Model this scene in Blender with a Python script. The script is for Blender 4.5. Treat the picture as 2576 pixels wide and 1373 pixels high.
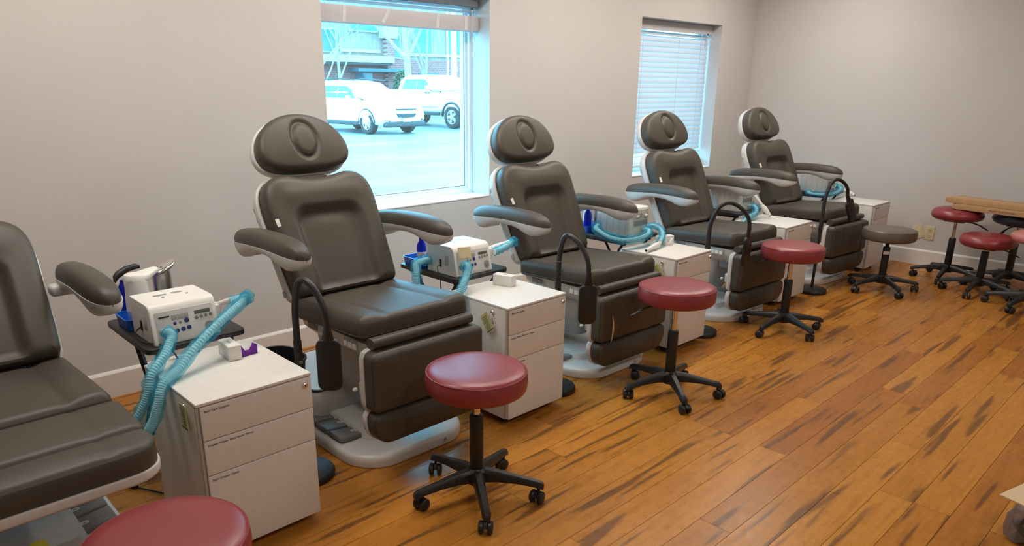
import bpy, math, random
from mathutils import Vector, Matrix
random.seed(7)
for o in list(bpy.data.objects): bpy.data.objects.remove(o)
SC = bpy.context.scene
COL = SC.collection
PI = math.pi
def rad(a): return math.radians(a)

# ---------------------------------------------------------------- camera
IMG_W, IMG_H = 2576, 1373
F_PX, YAW, PITCH, ROLL = 1800.30, rad(43.0293), rad(17.8801), rad(0.1873)
PX, PY = 1224.84, 798.14
cam = bpy.data.cameras.new('camera'); cam_o = bpy.data.objects.new('camera', cam); COL.objects.link(cam_o)
cam.sensor_fit = 'HORIZONTAL'; cam.sensor_width = 36; cam.lens = 36*F_PX/IMG_W
cam.shift_x = (IMG_W/2-PX)/IMG_W; cam.shift_y = (PY-IMG_H/2)/IMG_W
cam.clip_start = .05; cam.clip_end = 300
fw = Vector((math.sin(YAW)*math.cos(PITCH), math.cos(YAW)*math.cos(PITCH), -math.sin(PITCH)))
rt = Vector((math.cos(YAW), -math.sin(YAW), 0)); up = rt.cross(fw)
c_, s_ = math.cos(ROLL), math.sin(ROLL)
r2 = c_*rt+s_*up; u2 = -s_*rt+c_*up
m = Matrix.Identity(4)
for i in range(3):
    m[i][0] = r2[i]; m[i][1] = u2[i]; m[i][2] = -fw[i]
m[2][3] = 1.56
cam_o.matrix_world = m
SC.camera = cam_o

# ---------------------------------------------------------------- sky (overcast daylight, blue beside the warm room lamps), exposure
W = bpy.data.worlds.new('world'); SC.world = W; W.use_nodes = True
bg = W.node_tree.nodes['Background']; bg.inputs[0].default_value = (.18, .62, .94, 1); bg.inputs[1].default_value = 13.5
SC.view_settings.view_transform = 'Standard'; SC.view_settings.look = 'None'
SC.view_settings.exposure = 0; SC.view_settings.gamma = 1; SC.view_settings.use_curve_mapping = False
LAMP_COL = (1.0, .93, .85); LAMP_POWER = 13.6       # the ceiling panels built with the room below
# ---------------------------------------------------------------- materials
MATS = {}
def mat(name, col, rough=.5, metal=0, var=0, scale=40, bump=0, bscale=200, spec=.5, coat=0, sheen=0, trans=0, emit=None, stretch=(1,1,1)):
    if name in MATS: return MATS[name]
    m = bpy.data.materials.new(name); m.use_nodes = True; MATS[name] = m
    nt = m.node_tree; b = nt.nodes['Principled BSDF']
    b.inputs['Base Color'].default_value = (*col, 1); b.inputs['Roughness'].default_value = rough
    b.inputs['Metallic'].default_value = metal; b.inputs['Specular IOR Level'].default_value = spec
    b.inputs['Coat Weight'].default_value = coat; b.inputs['Sheen Weight'].default_value = sheen
    b.inputs['Transmission Weight'].default_value = trans
    if emit: b.inputs['Emission Color'].default_value = (*emit[:3], 1); b.inputs['Emission Strength'].default_value = emit[3]
    tc = nt.nodes.new('ShaderNodeTexCoord'); mp = nt.nodes.new('ShaderNodeMapping'); mp.inputs['Scale'].default_value = stretch
    nt.links.new(tc.outputs['Object'], mp.inputs[0])
    n = nt.nodes.new('ShaderNodeTexNoise'); n.inputs['Scale'].default_value = scale; n.inputs['Detail'].default_value = 4
    nt.links.new(mp.outputs[0], n.inputs['Vector'])
    r = nt.nodes.new('ShaderNodeValToRGB'); v = var if var else .03
    r.color_ramp.elements[0].position = .3; r.color_ramp.elements[1].position = .7
    r.color_ramp.elements[0].color = (*[max(0, c*(1-v)) for c in col], 1); r.color_ramp.elements[1].color = (*[min(1, c*(1+v)) for c in col], 1)
    nt.links.new(n.outputs[0], r.inputs[0]); nt.links.new(r.outputs[0], b.inputs['Base Color'])
    if bump:
        n2 = nt.nodes.new('ShaderNodeTexNoise'); n2.inputs['Scale'].default_value = bscale; n2.inputs['Detail'].default_value = 3
        nt.links.new(mp.outputs[0], n2.inputs['Vector'])
        bp = nt.nodes.new('ShaderNodeBump'); bp.inputs['Strength'].default_value = bump; bp.inputs['Distance'].default_value = .002
        nt.links.new(n2.outputs[0], bp.inputs['Height']); nt.links.new(bp.outputs[0], b.inputs['Normal'])
    return m
def film(name, col, fac=.4, rough=.12, tint=None, bump=.6):
    """clear plastic or glass sheet: part see-through, part glossy"""
    m = bpy.data.materials.new(name); m.use_nodes = True; MATS[name] = m
    nt = m.node_tree; b = nt.nodes['Principled BSDF']; out = nt.nodes['Material Output']
    b.inputs['Base Color'].default_value = (*col, 1); b.inputs['Roughness'].default_value = rough
    t = nt.nodes.new('ShaderNodeBsdfTransparent'); t.inputs[0].default_value = (*(tint or col), 1)
    mx = nt.nodes.new('ShaderNodeMixShader'); mx.inputs[0].default_value = fac
    nt.links.new(t.outputs[0], mx.inputs[1]); nt.links.new(b.outputs[0], mx.inputs[2]); nt.links.new(mx.outputs[0], out.inputs[0])
    if bump:
        n = nt.nodes.new('ShaderNodeTexNoise'); n.inputs['Scale'].default_value = 45; n.inputs['Detail'].default_value = 3
        tc = nt.nodes.new('ShaderNodeTexCoord'); nt.links.new(tc.outputs['Object'], n.inputs['Vector'])
        bp = nt.nodes.new('ShaderNodeBump'); bp.inputs['Strength'].default_value = bump; bp.inputs['Distance'].default_value = .01
        nt.links.new(n.outputs[0], bp.inputs['Height']); nt.links.new(bp.outputs[0], b.inputs['Normal'])
    return m

wall_m   = mat('wall_paint', (.595,.562,.532), .85, var=.012, scale=3, bump=.25, bscale=260)
ceil_m   = mat('ceiling_paint', (.78,.76,.72), .9)
trim_m   = mat('trim_white', (.74,.71,.66), .45)
vinyl_m  = mat('window_vinyl', (.8,.8,.8), .35)
fabric_m = mat('grey_leatherette', (.072,.061,.047), .46, var=.05, scale=6, bump=.12, bscale=900, spec=.38)
pipe_m   = mat('grey_piping', (.035,.030,.025), .5)
shell_m  = mat('light_grey_plastic', (.62,.60,.57), .38)
grey_m   = mat('mid_grey_plastic', (.40,.39,.38), .4)
dgrey_m  = mat('dark_grey_rubber', (.19,.19,.195), .5)
black_m  = mat('black_plastic', (.013,.013,.014), .4)
blackm_m = mat('black_powder_coat', (.016,.016,.018), .45)
chrome_m = mat('chrome', (.78,.77,.75), .16, 1)
steel_m  = mat('brushed_steel', (.50,.47,.43), .27, 1, var=.1, scale=60, stretch=(1,1,.05))
white_m  = mat('white_plastic', (.78,.76,.71), .35)
cabw_m   = mat('white_cabinet', (.74,.715,.67), .42)
edge_m   = mat('grey_edge', (.45,.43,.41), .4)
red_m    = mat('burgundy_vinyl', (.26,.035,.039), .34, var=.06, scale=5, bump=.1, bscale=500, spec=.5)
brown_m  = mat('grey_brown_vinyl', (.125,.098,.072), .38, bump=.1, bscale=500)
slate_m  = mat('slate_blue_vinyl', (.045,.055,.07), .4)
pink_m   = mat('dusty_pink_vinyl', (.50,.17,.15), .45)
card_m   = mat('cardboard', (.47,.27,.125), .8, var=.08, scale=25)
cardi_m  = mat('pale_cardboard', (.60,.44,.27), .8, var=.05, scale=25)
ink_m    = mat('black_ink', (.015,.013,.012), .6)
inkb_m   = mat('brown_ink', (.10,.05,.02), .7)
yellow_m = mat('yellow_tag_plastic', (.60,.56,.24), .3)
navy_m   = mat('navy_button', (.02,.035,.16), .35)
lcd_m    = mat('green_grey_display', (.11,.12,.08), .2)
ledd_m   = mat('grey_display', (.28,.28,.28), .25)
panel_m  = mat('silver_panel', (.66,.65,.63), .3, var=.12, scale=14)
blue_m   = mat('blue_plastic', (.015,.13,.62), .3)
purple_m = film('purple_plastic', (.17,.015,.36), .7, .15, (.5,.2,.75), 0)
cobalt_m = film('cobalt_bottle', (.01,.02,.50), .65, .08, (.1,.2,.9), 0)
clear_m  = film('clear_plastic', (.75,.85,.9), .3, .08, (.9,.95,1), 0)
sleeve_m = film('blue_film', (.05,.46,.74), .24, .09, (.70,.95,1), .9)
glass_m  = film('window_glass', (.85,.95,.95), .045, .02, (.97,1,1), 0)
hose_m   = mat('ribbed_hose', (.74,.80,.78), .4)
almond_m = mat('almond_plate', (.66,.57,.36), .4)
paper_m  = mat('paper_note', (.74,.60,.36), .8)
blind_m  = mat('white_slat', (.74,.70,.70), .5)
def see_through(m, col, fac):
    nt = m.node_tree; b = nt.nodes['Principled BSDF']; t = nt.nodes.new('ShaderNodeBsdfTranslucent'); t.inputs[0].default_value = (*col, 1)
    x = nt.nodes.new('ShaderNodeMixShader'); x.inputs[0].default_value = fac
    nt.links.new(b.outputs[0], x.inputs[1]); nt.links.new(t.outputs[0], x.inputs[2]); nt.links.new(x.outputs[0], nt.nodes['Material Output'].inputs[0])
see_through(blind_m, (.86,.76,.74), .36)
sill_m   = mat('sill_white', (.84,.82,.79), .45)

# ---------------------------------------------------------------- mesh helpers
def rrect(w, h, r, n=5, cx=0, cy=0):
    """rounded rectangle, r one radius or four (from the +x+y corner anticlockwise)"""
    rs = r if isinstance(r, (tuple, list)) else (r,)*4
    o = []
    for k, (sx, sy) in enumerate(((1,1),(-1,1),(-1,-1),(1,-1))):
        rr = max(rs[k], 1e-4); ox, oy = cx+sx*(w/2-rr), cy+sy*(h/2-rr)
        for i in range(n+1):
            a = k*PI/2+i/n*PI/2; o.append((ox+rr*math.cos(a), oy+rr*math.sin(a)))
    return o
def resample(pts, n):
    P = [Vector(p) for p in pts]; P.append(P[0]); L = [0]
    for a, b in zip(P, P[1:]): L.append(L[-1]+(b-a).length)
    out = []; j = 0
    for i in range(n):
        t = L[-1]*i/n
        while L[j+1] < t: j += 1
        k = (t-L[j])/max(L[j+1]-L[j], 1e-9); out.append(tuple(P[j].lerp(P[j+1], k)))
    return out
def inset(pts, d):
    n = len(pts); o = []
    for i in range(n):
        a, b, c = Vector(pts[i-1]), Vector(pts[i]), Vector(pts[(i+1) % n])
        t = (c-a)
        if t.length < 1e-9: t = Vector((1,0))
        t.normalize(); o.append((b.x-t.y*d, b.y+t.x*d))
    return o
def smooth_path(pts, n):
    P = [Vector(p) for p in pts]; P = [2*P[0]-P[1]]+P+[2*P[-1]-P[-2]]; out = []
    segs = len(P)-3
    for i in range(n+1):
        t = min(i/n*segs, segs-1e-6); k = int(t); u = t-k
        a, b, c, d = P[k:k+4]
        out.append(.5*((2*b)+(c-a)*u+(2*a-5*b+4*c-d)*u*u+(3*b-a-3*c+d)*u**3))
    return out
def closed_path(pts, n):
    m_ = len(pts); out = []; P = [Vector((*p, 0)) for p in pts]
    for i in range(n):
        t = i/n*m_; k = int(t); u = t-k; a, b, c, d = P[k-1], P[k % m_], P[(k+1) % m_], P[(k+2) % m_]
        q = .5*((2*b)+(c-a)*u+(2*a-5*b+4*c-d)*u*u+(3*b-a-3*c+d)*u**3); out.append((q.x, q.y))
    return out
def sstep(x, a, b):
    if a == b: return float(x > a)
    t = min(max((x-a)/(b-a), 0), 1); return t*t*(3-2*t)
class MB:
    def __init__(s): s.v = []; s.f = []
    def add(s, vs, fs, M=None):
        k = len(s.v); s.v += [tuple(M @ Vector(v)) if M else tuple(v) for v in vs]; s.f += [tuple(i+k for i in f) for f in fs]; return s
    def loft(s, rings, M=None, cap=True, closed=False):
        n = len(rings[0]); vs = [p for r in rings for p in r]; fs = []
        m = len(rings)
        for j in range(m if closed else m-1):
            for i in range(n):
                a, b = j*n+i, j*n+(i+1) % n; c, d = ((j+1) % m)*n+(i+1) % n, ((j+1) % m)*n+i
                fs.append((a, b, c, d))
        if cap and not closed: fs.append(tuple(range(n-1, -1, -1))); fs.append(tuple(range((m-1)*n, m*n)))
        return s.add(vs, fs, M)
    def box(s, x0, x1, y0, y1, z0, z1, M=None):
        return s.loft([[(x0,y0,z),(x1,y0,z),(x1,y1,z),(x0,y1,z)] for z in (z0, z1)], M)
    def prism(s, out, z0, z1, rt=0, rb=0, M=None, seg=3):
        """outline extruded along z with rounded top and bottom edges"""
        R = []
        if rb:
            for i in range(seg): a = i/seg*PI/2; R.append((rb*(1-math.sin(a)), z0+rb*(1-math.cos(a))))
        R.append((0, z0+rb)); R.append((0, z1-rt))
        if rt:
            for i in range(1, seg+1): a = i/seg*PI/2; R.append((rt*(1-math.cos(a)), z1-rt+rt*math.sin(a)))
        return s.loft([[(x, y, z) for x, y in (inset(out, d) if d else out)] for d, z in R], M)
    def rbox(s, x0, x1, y0, y1, z0, z1, r=.01, M=None, n=3):
        r = min(r, (x1-x0)/2.01, (y1-y0)/2.01, (z1-z0)/2.01)
        return s.prism(rrect(x1-x0, y1-y0, r, n, (x0+x1)/2, (y0+y1)/2), z0, z1, r, r, M, n)
    def lathe(s, prof, n=32, M=None, ring=False):
        return s.loft([[(r*math.cos(2*PI*i/n), r*math.sin(2*PI*i/n), z) for i in range(n)] for r, z in prof], M, True, ring)
    def tube(s, path, r, n=8, M=None, flat=1, closed=False):
        P = [Vector(p) for p in path]; m = len(P); rings = []; up = None
        for i in range(m):
            if closed: t = (P[(i+1) % m]-P[i-1]).normalized()
            else: t = (P[min(i+1, m-1)]-P[max(i-1, 0)]).normalized()
            if up is None:
                up = Vector((0,0,1)) if abs(t.z) < .9 else Vector((0,1,0))
            up = (up-t*up.dot(t)); up.normalize(); sd = t.cross(up)
            rr = r[i] if isinstance(r, (list, tuple)) else r
            rings.append([tuple(P[i]+(sd*math.cos(2*PI*k/n)+up*math.sin(2*PI*k/n)*flat)*rr) for k in range(n)])
        return s.loft(rings, M, True, closed)
    def pad(s, out, t, r=.02, rb=.008, crown=.01, feat=None, nr=9, N=96, M=None, center=None):
        """upholstered cushion: outline in u,v, thickness along +n, sculpted by feat(u,v)"""
        o = resample(out, N); c = Vector(center) if center else Vector((sum(p[0] for p in o)/N, sum(p[1] for p in o)/N))
        R = []; f = feat or (lambda u, v: 0)
        for d, z in ((rb, 0), (rb*.3, rb*.3), (0, rb)): R.append([(x, y, z) for x, y in inset(o, d)])
        for i in range(5):
            a = i/4*PI/2; d = r*(1-math.cos(a)); z = t-r+r*math.sin(a)
            R.append([(x, y, z+f(x, y)*sstep(i, 1, 4)) for x, y in inset(o, d)])
        b = inset(o, r)
        for j in range(1, nr):
            k = 1-j/nr
            R.append([(c.x+(x-c.x)*k, c.y+(y-c.y)*k, t+crown*(1-k*k)+f(c.x+(x-c.x)*k, c.y+(y-c.y)*k)) for x, y in b])
        return s.loft(R, M)
    def mesh(s, name, m, sharp=38):
        me = bpy.data.meshes.new(name); me.from_pydata(s.v, [], s.f); me.validate(); me.update()
        if m: me.materials.append(m)
        me.shade_smooth(); me.set_sharp_from_angle(angle=rad(sharp)); return me
    def build(s, name, m, parent=None, loc=None, rot=None, sharp=38, kind=None):
        o = bpy.data.objects.new(name, s.mesh(name, m, sharp)); COL.objects.link(o)
        if parent: o.parent = parent
        if loc: o.location = loc
        if rot: o.rotation_euler = rot
        if kind: o['kind'] = kind
        return o
def tag(o, label, cat, group=None):
    o['label'] = label; o['category'] = cat
    if group: o['group'] = group
    return o
def thing(name, label, cat, loc=(0,0,0), rz=0, group=None):
    o = bpy.data.objects.new(name, None); COL.objects.link(o); o.empty_display_size = .1
    o.location = loc; o.rotation_euler = (0,0,rz); return tag(o, label, cat, group)
KIDS = {}
def copy_tree(o, label=None, loc=None, rz=None, parent=None):
    c = o.copy(); COL.objects.link(c); c.parent = parent
    for ch in [x for x in ALL() if x.parent == o]: copy_tree(ch, parent=c)
    if label: c['label'] = label
    if loc: c.location = loc
    if rz is not None: c.rotation_euler = (0,0,rz)
    return c
def ALL(): return list(COL.objects)
def T(x=0, y=0, z=0): return Matrix.Translation((x, y, z))
def RX(a): return Matrix.Rotation(a, 4, 'X')
def RY(a): return Matrix.Rotation(a, 4, 'Y')
def RZ(a): return Matrix.Rotation(a, 4, 'Z')
def S(x, y, z): return Matrix.Diagonal((x, y, z, 1))
# frames that stand a u,v outline up: u -> x, v -> z, n -> -y (towards the camera side)
FRONT = Matrix(((1,0,0,0),(0,0,-1,0),(0,1,0,0),(0,0,0,1)))
LEFT  = Matrix(((0,0,-1,0),(-1,0,0,0),(0,1,0,0),(0,0,0,1)))    # u -> -y, v -> z, n -> -x
def text(s, size, m, parent, M, name='lettering', extrude=.0003, sx=1):
    cu = bpy.data.curves.new(name, 'FONT'); cu.body = s; cu.size = size; cu.extrude = extrude
    t = bpy.data.objects.new(name, cu); COL.objects.link(t)
    dg = bpy.context.evaluated_depsgraph_get(); me = bpy.data.meshes.new_from_object(t.evaluated_get(dg))
    bpy.data.objects.remove(t); me.name = name; me.transform(M @ S(sx,1,1)); me.materials.clear(); me.materials.append(m)
    o = bpy.data.objects.new(name, me); COL.objects.link(o); o.parent = parent; return o
# ================================================================ the room
YW, XR, ZC = 3.869, 7.3555, 2.75            # window wall, right wall, ceiling
XL, YB = -2.6, -2.4                         # walls behind the camera and to its left
WIN = ((2.31, 3.63), (5.39, 6.69)); WZ0, WZ1 = .80, 2.125; YO = 4.14
def structure(mb, name, m, parent=None, sharp=38):
    o = mb.build(name, m, parent, sharp=sharp)
    if not parent: o['kind'] = 'structure'
    return o
w = MB(); xs = [XL-.15, WIN[0][0], WIN[0][1], WIN[1][0], WIN[1][1], XR+.15]
for i in range(0, 5, 2): w.box(xs[i], xs[i+1], YW, YO, -.05, ZC)
for x0, x1 in WIN: w.box(x0, x1, YW, YO, -.05, WZ0-.012); w.box(x0, x1, YW, YO, WZ1, ZC)
structure(w, 'wall_back', wall_m)
structure(MB().box(XR, XR+.15, YB, YW, -.05, ZC), 'wall_right', wall_m)
structure(MB().box(XL-.15, XL, YB, YW, -.05, ZC), 'wall_left', wall_m)
structure(MB().box(XL-.15, XR+.15, YB-.15, YB, -.05, ZC), 'wall_front', wall_m)
structure(MB().box(XL-.15, XR+.15, YB-.15, YO, ZC, ZC+.1), 'ceiling', ceil_m)
def base_prof(l): return [(0,0),(-.015,0),(-.015,.128),(-.010,.137),(-.004,.143),(0,.143)]
b = MB().loft([[(x, YW+p[0], p[1]) for p in base_prof(0)] for x in (XL, XR-.015)]); structure(b, 'baseboard_back', trim_m, sharp=25)
b = MB().loft([[(XR+p[0], y, p[1]) for p in base_prof(0)] for y in (YW, YB)]); structure(b, 'baseboard_right', trim_m, sharp=25)
b = MB().loft([[(XL-p[0], y, p[1]) for p in base_prof(0)] for y in (YB, YW-.02)]); structure(b, 'baseboard_left', trim_m, sharp=25)
for k, (x0, x1) in enumerate(WIN):
    structure(MB().rbox(x0, x1, YW-.004, YO-.06, WZ0-.012, WZ0, .004), 'trim_%d' % (k+1), sill_m)

# floor: planks laid along the window wall
def floor_material():
    m = bpy.data.materials.new('strand_bamboo'); m.use_nodes = True; nt = m.node_tree; b = nt.nodes['Principled BSDF']
    N = lambda t: nt.nodes.new(t)
    tc, oi = N('ShaderNodeTexCoord'), N('ShaderNodeObjectInfo')
    off = N('ShaderNodeVectorMath'); off.operation = 'MULTIPLY_ADD'
    cr = N('ShaderNodeCombineXYZ'); nt.links.new(oi.outputs['Random'], cr.inputs[0]); nt.links.new(oi.outputs['Random'], cr.inputs[1]); nt.links.new(oi.outputs['Random'], cr.inputs[2])
    nt.links.new(cr.outputs[0], off.inputs[0]); off.inputs[1].default_value = (37, 23, 51); nt.links.new(tc.outputs['Object'], off.inputs[2])
    def noise(sc, scale, det=3, rough=.5):
        mp = N('ShaderNodeMapping'); mp.inputs['Scale'].default_value = sc; nt.links.new(off.outputs[0], mp.inputs[0])
        n = N('ShaderNodeTexNoise'); n.inputs['Scale'].default_value = scale; n.inputs['Detail'].default_value = det; n.inputs['Roughness'].default_value = rough
        nt.links.new(mp.outputs[0], n.inputs['Vector']); return n
    def ramp(src, stops):
        r = N('ShaderNodeValToRGB'); e = r.color_ramp.elements
        e[0].position, e[0].color = stops[0][0], (*stops[0][1], 1); e[1].position, e[1].color = stops[-1][0], (*stops[-1][1], 1)
        for p, c in stops[1:-1]: x = e.new(p); x.color = (*c, 1)
        nt.links.new(src, r.inputs[0]); return r
    def mix(fac, a, b_, typ='MIX'):
        x = N('ShaderNodeMixRGB'); x.blend_type = typ
        if isinstance(fac, float): x.inputs[0].default_value = fac
        else: nt.links.new(fac, x.inputs[0])
        for s, i in ((a, 1), (b_, 2)):
            if isinstance(s, tuple): x.inputs[i].default_value = (*s, 1)
            else: nt.links.new(s, x.inputs[i])
        return x
    tone = ramp(oi.outputs['Random'], [(0,(.35,.125,.018)),(.3,(.44,.178,.026)),(.55,(.52,.222,.035)),(.8,(.47,.192,.028)),(1,(.38,.135,.020))])
    grain = noise((1.2, 22, 8), 3.2, 5, .6); g = ramp(grain.outputs[0], [(.3,(.72,.68,.62)),(.55,(1,1,1)),(.75,(1.12,1.12,1.1))])
    c = mix(.75, tone.outputs[0], g.outputs[0], 'MULTIPLY')
    mott = noise((5, 9, 8), 4, 4, .6); mr = ramp(mott.outputs[0], [(.35,(.75,.72,.66)),(.6,(1.06,1.06,1.06))])
    c = mix(.22, c.outputs[0], mr.outputs[0], 'MULTIPLY')
    st = noise((.80, 10.5, 8), 2.3, 1.2, .4); sr = ramp(st.outputs[0], [(.60,(0,0,0)),(.675,(1,1,1))])
    c = mix(sr.outputs[0], c.outputs[0], (.062,.026,.012))
    sr.color_ramp.elements[1].color = (.66,.66,.66,1)
    nt.links.new(c.outputs[0], b.inputs['Base Color'])
    rr = ramp(mott.outputs[0], [(.3,(.24,)*3),(.7,(.33,)*3)]); nt.links.new(rr.outputs[0], b.inputs['Roughness'])
    bp = N('ShaderNodeBump'); bp.inputs['Strength'].default_value = .06; bp.inputs['Distance'].default_value = .002
    nt.links.new(grain.outputs[0], bp.inputs['Height']); nt.links.new(bp.outputs[0], b.inputs['Normal'])
    b.inputs['Specular IOR Level'].default_value = .20
    return m
plank_m = floor_material()
gap_m = mat('plank_joint', (.05,.02,.008), .8)
floor = MB().box(XL-.15, XR+.15, YB-.15, YO, -.06, -.004).build('floor', gap_m); floor['kind'] = 'structure'
PW, PL, Y0 = .1286, 1.84, .396
ends = {}                                   # joints the photograph shows: row -> x
for (x, y) in ((2.20,1.11),(2.505,1.24),(2.18,1.87),(3.42,.85),(2.814,.59)): ends[round((y-Y0)/PW-.5)] = x
plank_meshes = {}
def plank(x0, x1, y0):
    L = round(x1-x0, 3)
    if L not in plank_meshes:
        g = .0009; h = MB().prism([(0+g, g), (L-g, g), (L-g, PW-g), (g, PW-g)], -.004, 0)
        plank_meshes[L] = h.mesh('plank', plank_m, 60)
    o = bpy.data.objects.new('plank', plank_meshes[L]); COL.objects.link(o); o.parent = floor; o.location = (x0, y0, 0)
r0 = int((-1.0-Y0)/PW)
for r in range(r0, int((YW-Y0)/PW)+1):
    y0 = Y0+r*PW; e = ends.get(r, random.uniform(0, PL)); x = e
    while x > -1.2: x -= PL
    x = max(x, XL) if x < XL else x
    first = True
    while x < XR-.02:
        x1 = min(x+PL, XR)
        if XR-x1 < .12: x1 = XR
        if y0+PW < YW+.02: plank(x, x1, y0)
        x = x1

# ceiling panel lights (out of view; some added to fill dim fronts and walls)
diff_m = mat('panel_diffuser', (.9,.88,.84), .5, emit=(*LAMP_COL, LAMP_POWER))
def ceiling_light(x, y, label):
    t = thing('ceiling_light', label, 'ceiling light', (x, y, ZC), 0, 'ceiling panel lights')
    f = MB(); o = rrect(1.22, .62, .004, 1); i = rrect(1.16, .56, .004, 1)
    f.loft([[(p[0], p[1], 0) for p in o], [(p[0], p[1], -.012) for p in o], [(p[0], p[1], -.012) for p in i], [(p[0], p[1], 0) for p in i]], None, False, True)
    f.build('frame', trim_m, t); MB().box(-.58, .58, -.28, .28, -.008, -.002).build('diffuser', diff_m, t)
for x, y, l in ((6.1,2.78,'flat white ceiling panel light nearest the blinded window'),(4.3,2.78,'flat white ceiling panel light added between the two windows to brighten the wall'),(2.5,2.78,'flat white ceiling panel light nearest the open window'),(.7,2.78,'flat white ceiling panel light added above the nearest cabinet to lift the left wall'),  # middle and left-end panels added to lift dim wall areas
                (4.6,-.5,'unseen ceiling panel light added as front fill, nearest the stools by the right wall'),(1.0,-.5,'unseen ceiling panel light added as front fill at the near left of the room')):  # row behind the camera: added fill for the cabinet fronts
    ceiling_light(x, y, l)

# windows: vinyl frame, glass, blinds
def window(k, x0, x1):
    fr = MB(); ya, yb = 4.055, 4.13
    out = [(x0, WZ0), (x1, WZ0), (x1, WZ1), (x0, WZ1)]
    def rect(d): return [(x0+d, WZ0+d), (x1-d, WZ0+d), (x1-d, WZ1-d), (x0+d, WZ1-d)]
    fr.loft([[(x, yb, z) for x, z in rect(.0)], [(x, ya, z) for x, z in rect(.0)], [(x, ya, z) for x, z in rect(.026)], [(x, ya+.022, z) for x, z in rect(.029)],
             [(x, ya+.022, z) for x, z in rect(.048)], [(x, yb, z) for x, z in rect(.050)]], None, False, True)
    f = structure(fr, 'window_%d' % k, vinyl_m)
    g = MB(); 
    g.loft([[(x, ya+.028, z) for x, z in rect(.049)], [(x, ya+.028, z) for x, z in rect(.053)], [(x, ya+.034, z) for x, z in rect(.053)], [(x, ya+.034, z) for x, z in rect(.049)]], None, False, True)
    g.build('gasket', dgrey_m, f)
    MB().box(x0+.048, x1-.048, ya+.036, ya+.042, WZ0+.048, WZ1-.048).build('pane', glass_m, f)
for k, (x0, x1) in enumerate(WIN): window(k+1, x0, x1)

def slat_mesh(L, w=.050, th=.003, sag=.004):
    prof = [(-w/2, 0), (-w/4, sag*.75), (0, sag), (w/4, sag*.75), (w/2, 0)]
    ring = [(y, z) for y, z in prof]+[(y, z-th) for y, z in reversed(prof)]
    return MB().loft([[(x, y, z) for y, z in ring] for x in (-L/2, L/2)])
# raised blind of the open window
x0, x1 = WIN[0]; xc, L = (x0+x1)/2, x1-x0-.03; YBL = 4.005
bl = thing('raised_blind', 'white slatted blind pulled up to the top of the open window', 'window blind', (xc, YBL, 1.92))
MB().rbox(-L/2, L/2, -.035, .03, .160, .203, .004).build('headrail', blind_m, bl)
bo = MB(); bo.prism(rrect(L+.010, .098, (.012,.004,.004,.020), 5, 0, .052), 0, .007, .002, .002, Matrix(((1,0,0,0),(0,0,-1,-.030),(0,1,0,0),(0,0,0,1)))); bo.rbox(L/2-.002, L/2+.005, -.032, .02, .006, .098, .003); fb = bo.build('front_board', blind_m, bl)
for x, a in ((-.44,6),(-.14,34),(.28,6),(.53,4)): MB().box(-.012,.012,-.0382,-.0372,-.044,.044, T(x,0,.052) @ RY(rad(a))).build('cord_tape', mat('tape_translucent', (.66,.64,.63), .4), fb)
sm = slat_mesh(L, .05, .003, .003).mesh('slat', blind_m, 50)
zz = [.150, .130]
for i in range(2):
    o = bpy.data.objects.new('slat', sm); COL.objects.link(o); o.parent = bl; o.location = (0, 0, zz[i]); o.rotation_euler = (rad(-14 if i else -6), 0, 0)
for i in range(19):
    o = bpy.data.objects.new('slat', sm); COL.objects.link(o); o.parent = bl; o.location = (random.uniform(-.002,.002), random.uniform(-.002,.002), .024+i*.0038)
MB().rbox(-L/2, L/2, -.027, .027, 0, .022, .005).build('bottom_rail', blind_m, bl)
for x in (-.44, -.1, .28, .5):
    h = MB(); h.tube([(x, -.028, .15), (x, -.03, .125), (x+.004, -.031, .115), (x, -.029, .10)], .0016, 6); h.build('ladder_cord', blind_m, bl)
h = MB(); h.tube(smooth_path([(.575,-.05,.14),(.577,-.052,-.2),(.585,-.05,-.6),(.60,-.04,-1.05)], 14), .0022, 6); h.tube(smooth_path([(.568,-.05,.14),(.566,-.05,-.2),(.571,-.05,-.6)], 10), .0014, 6)
h.build('pull_cord', blind_m, bl)
MB().rbox(.565, .585, -.052, -.045, .135, .15, .003).build('cord_lock', black_m, bl)
# lowered blind
x0, x1 = WIN[1]; xc, L = (x0+x1)/2, x1-x0-.03
bl = thing('lowered_blind', 'white slatted blind let down and nearly closed in the second window', 'window blind', (xc, YBL, .845))
H = 2.118-.845
MB().rbox(-L/2, L/2, -.03, .03, H-.065, H+.005, .004).build('headrail', blind_m, bl)
MB().rbox(-L/2-.005, L/2+.005, -.045, -.037, H-.080, H+.000, .003).build('valance', blind_m, bl)
sm = slat_mesh(L, .052, .003, .005).mesh('slat', blind_m, 50); n = 26
for i in range(n):
    o = bpy.data.objects.new('slat', sm); COL.objects.link(o); o.parent = bl
    o.location = (0, 0, .062+i*(H-.160)/(n-1) if i else .045); o.rotation_euler = (rad(70 if i > 1 else 12)+random.uniform(-.03,.03), 0, 0)
    if i == n-1: o.rotation_euler = (rad(40), 0, 0)
MB().rbox(-L/2, L/2, -.027, .027, 0, .022, .005).build('bottom_rail', blind_m, bl)
for x in (-.47, .1, .47):
    h = MB(); h.tube([(x, -.030, H-.05), (x, -.031, .03)], .0014, 6); h.build('ladder_cord', blind_m, bl)
h = MB(); h.tube([(.55,-.045,H-.07),(.553,-.05,.5)], .0016, 6); h.lathe([(.001,0),(.006,.004),(.007,.02),(.002,.032)], 10, T(.553,-.05,.47)); h.build('pull_cord', blind_m, bl)
h = MB(); h.tube([(.52,-.045,H-.07),(.52,-.046,H-.20)], .003, 6); h.build('tilt_wand', grey_m, bl)
MB().rbox(.545, .565, -.05, -.044, H-.085, H-.07, .003).build('cord_lock', black_m, bl)

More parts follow.
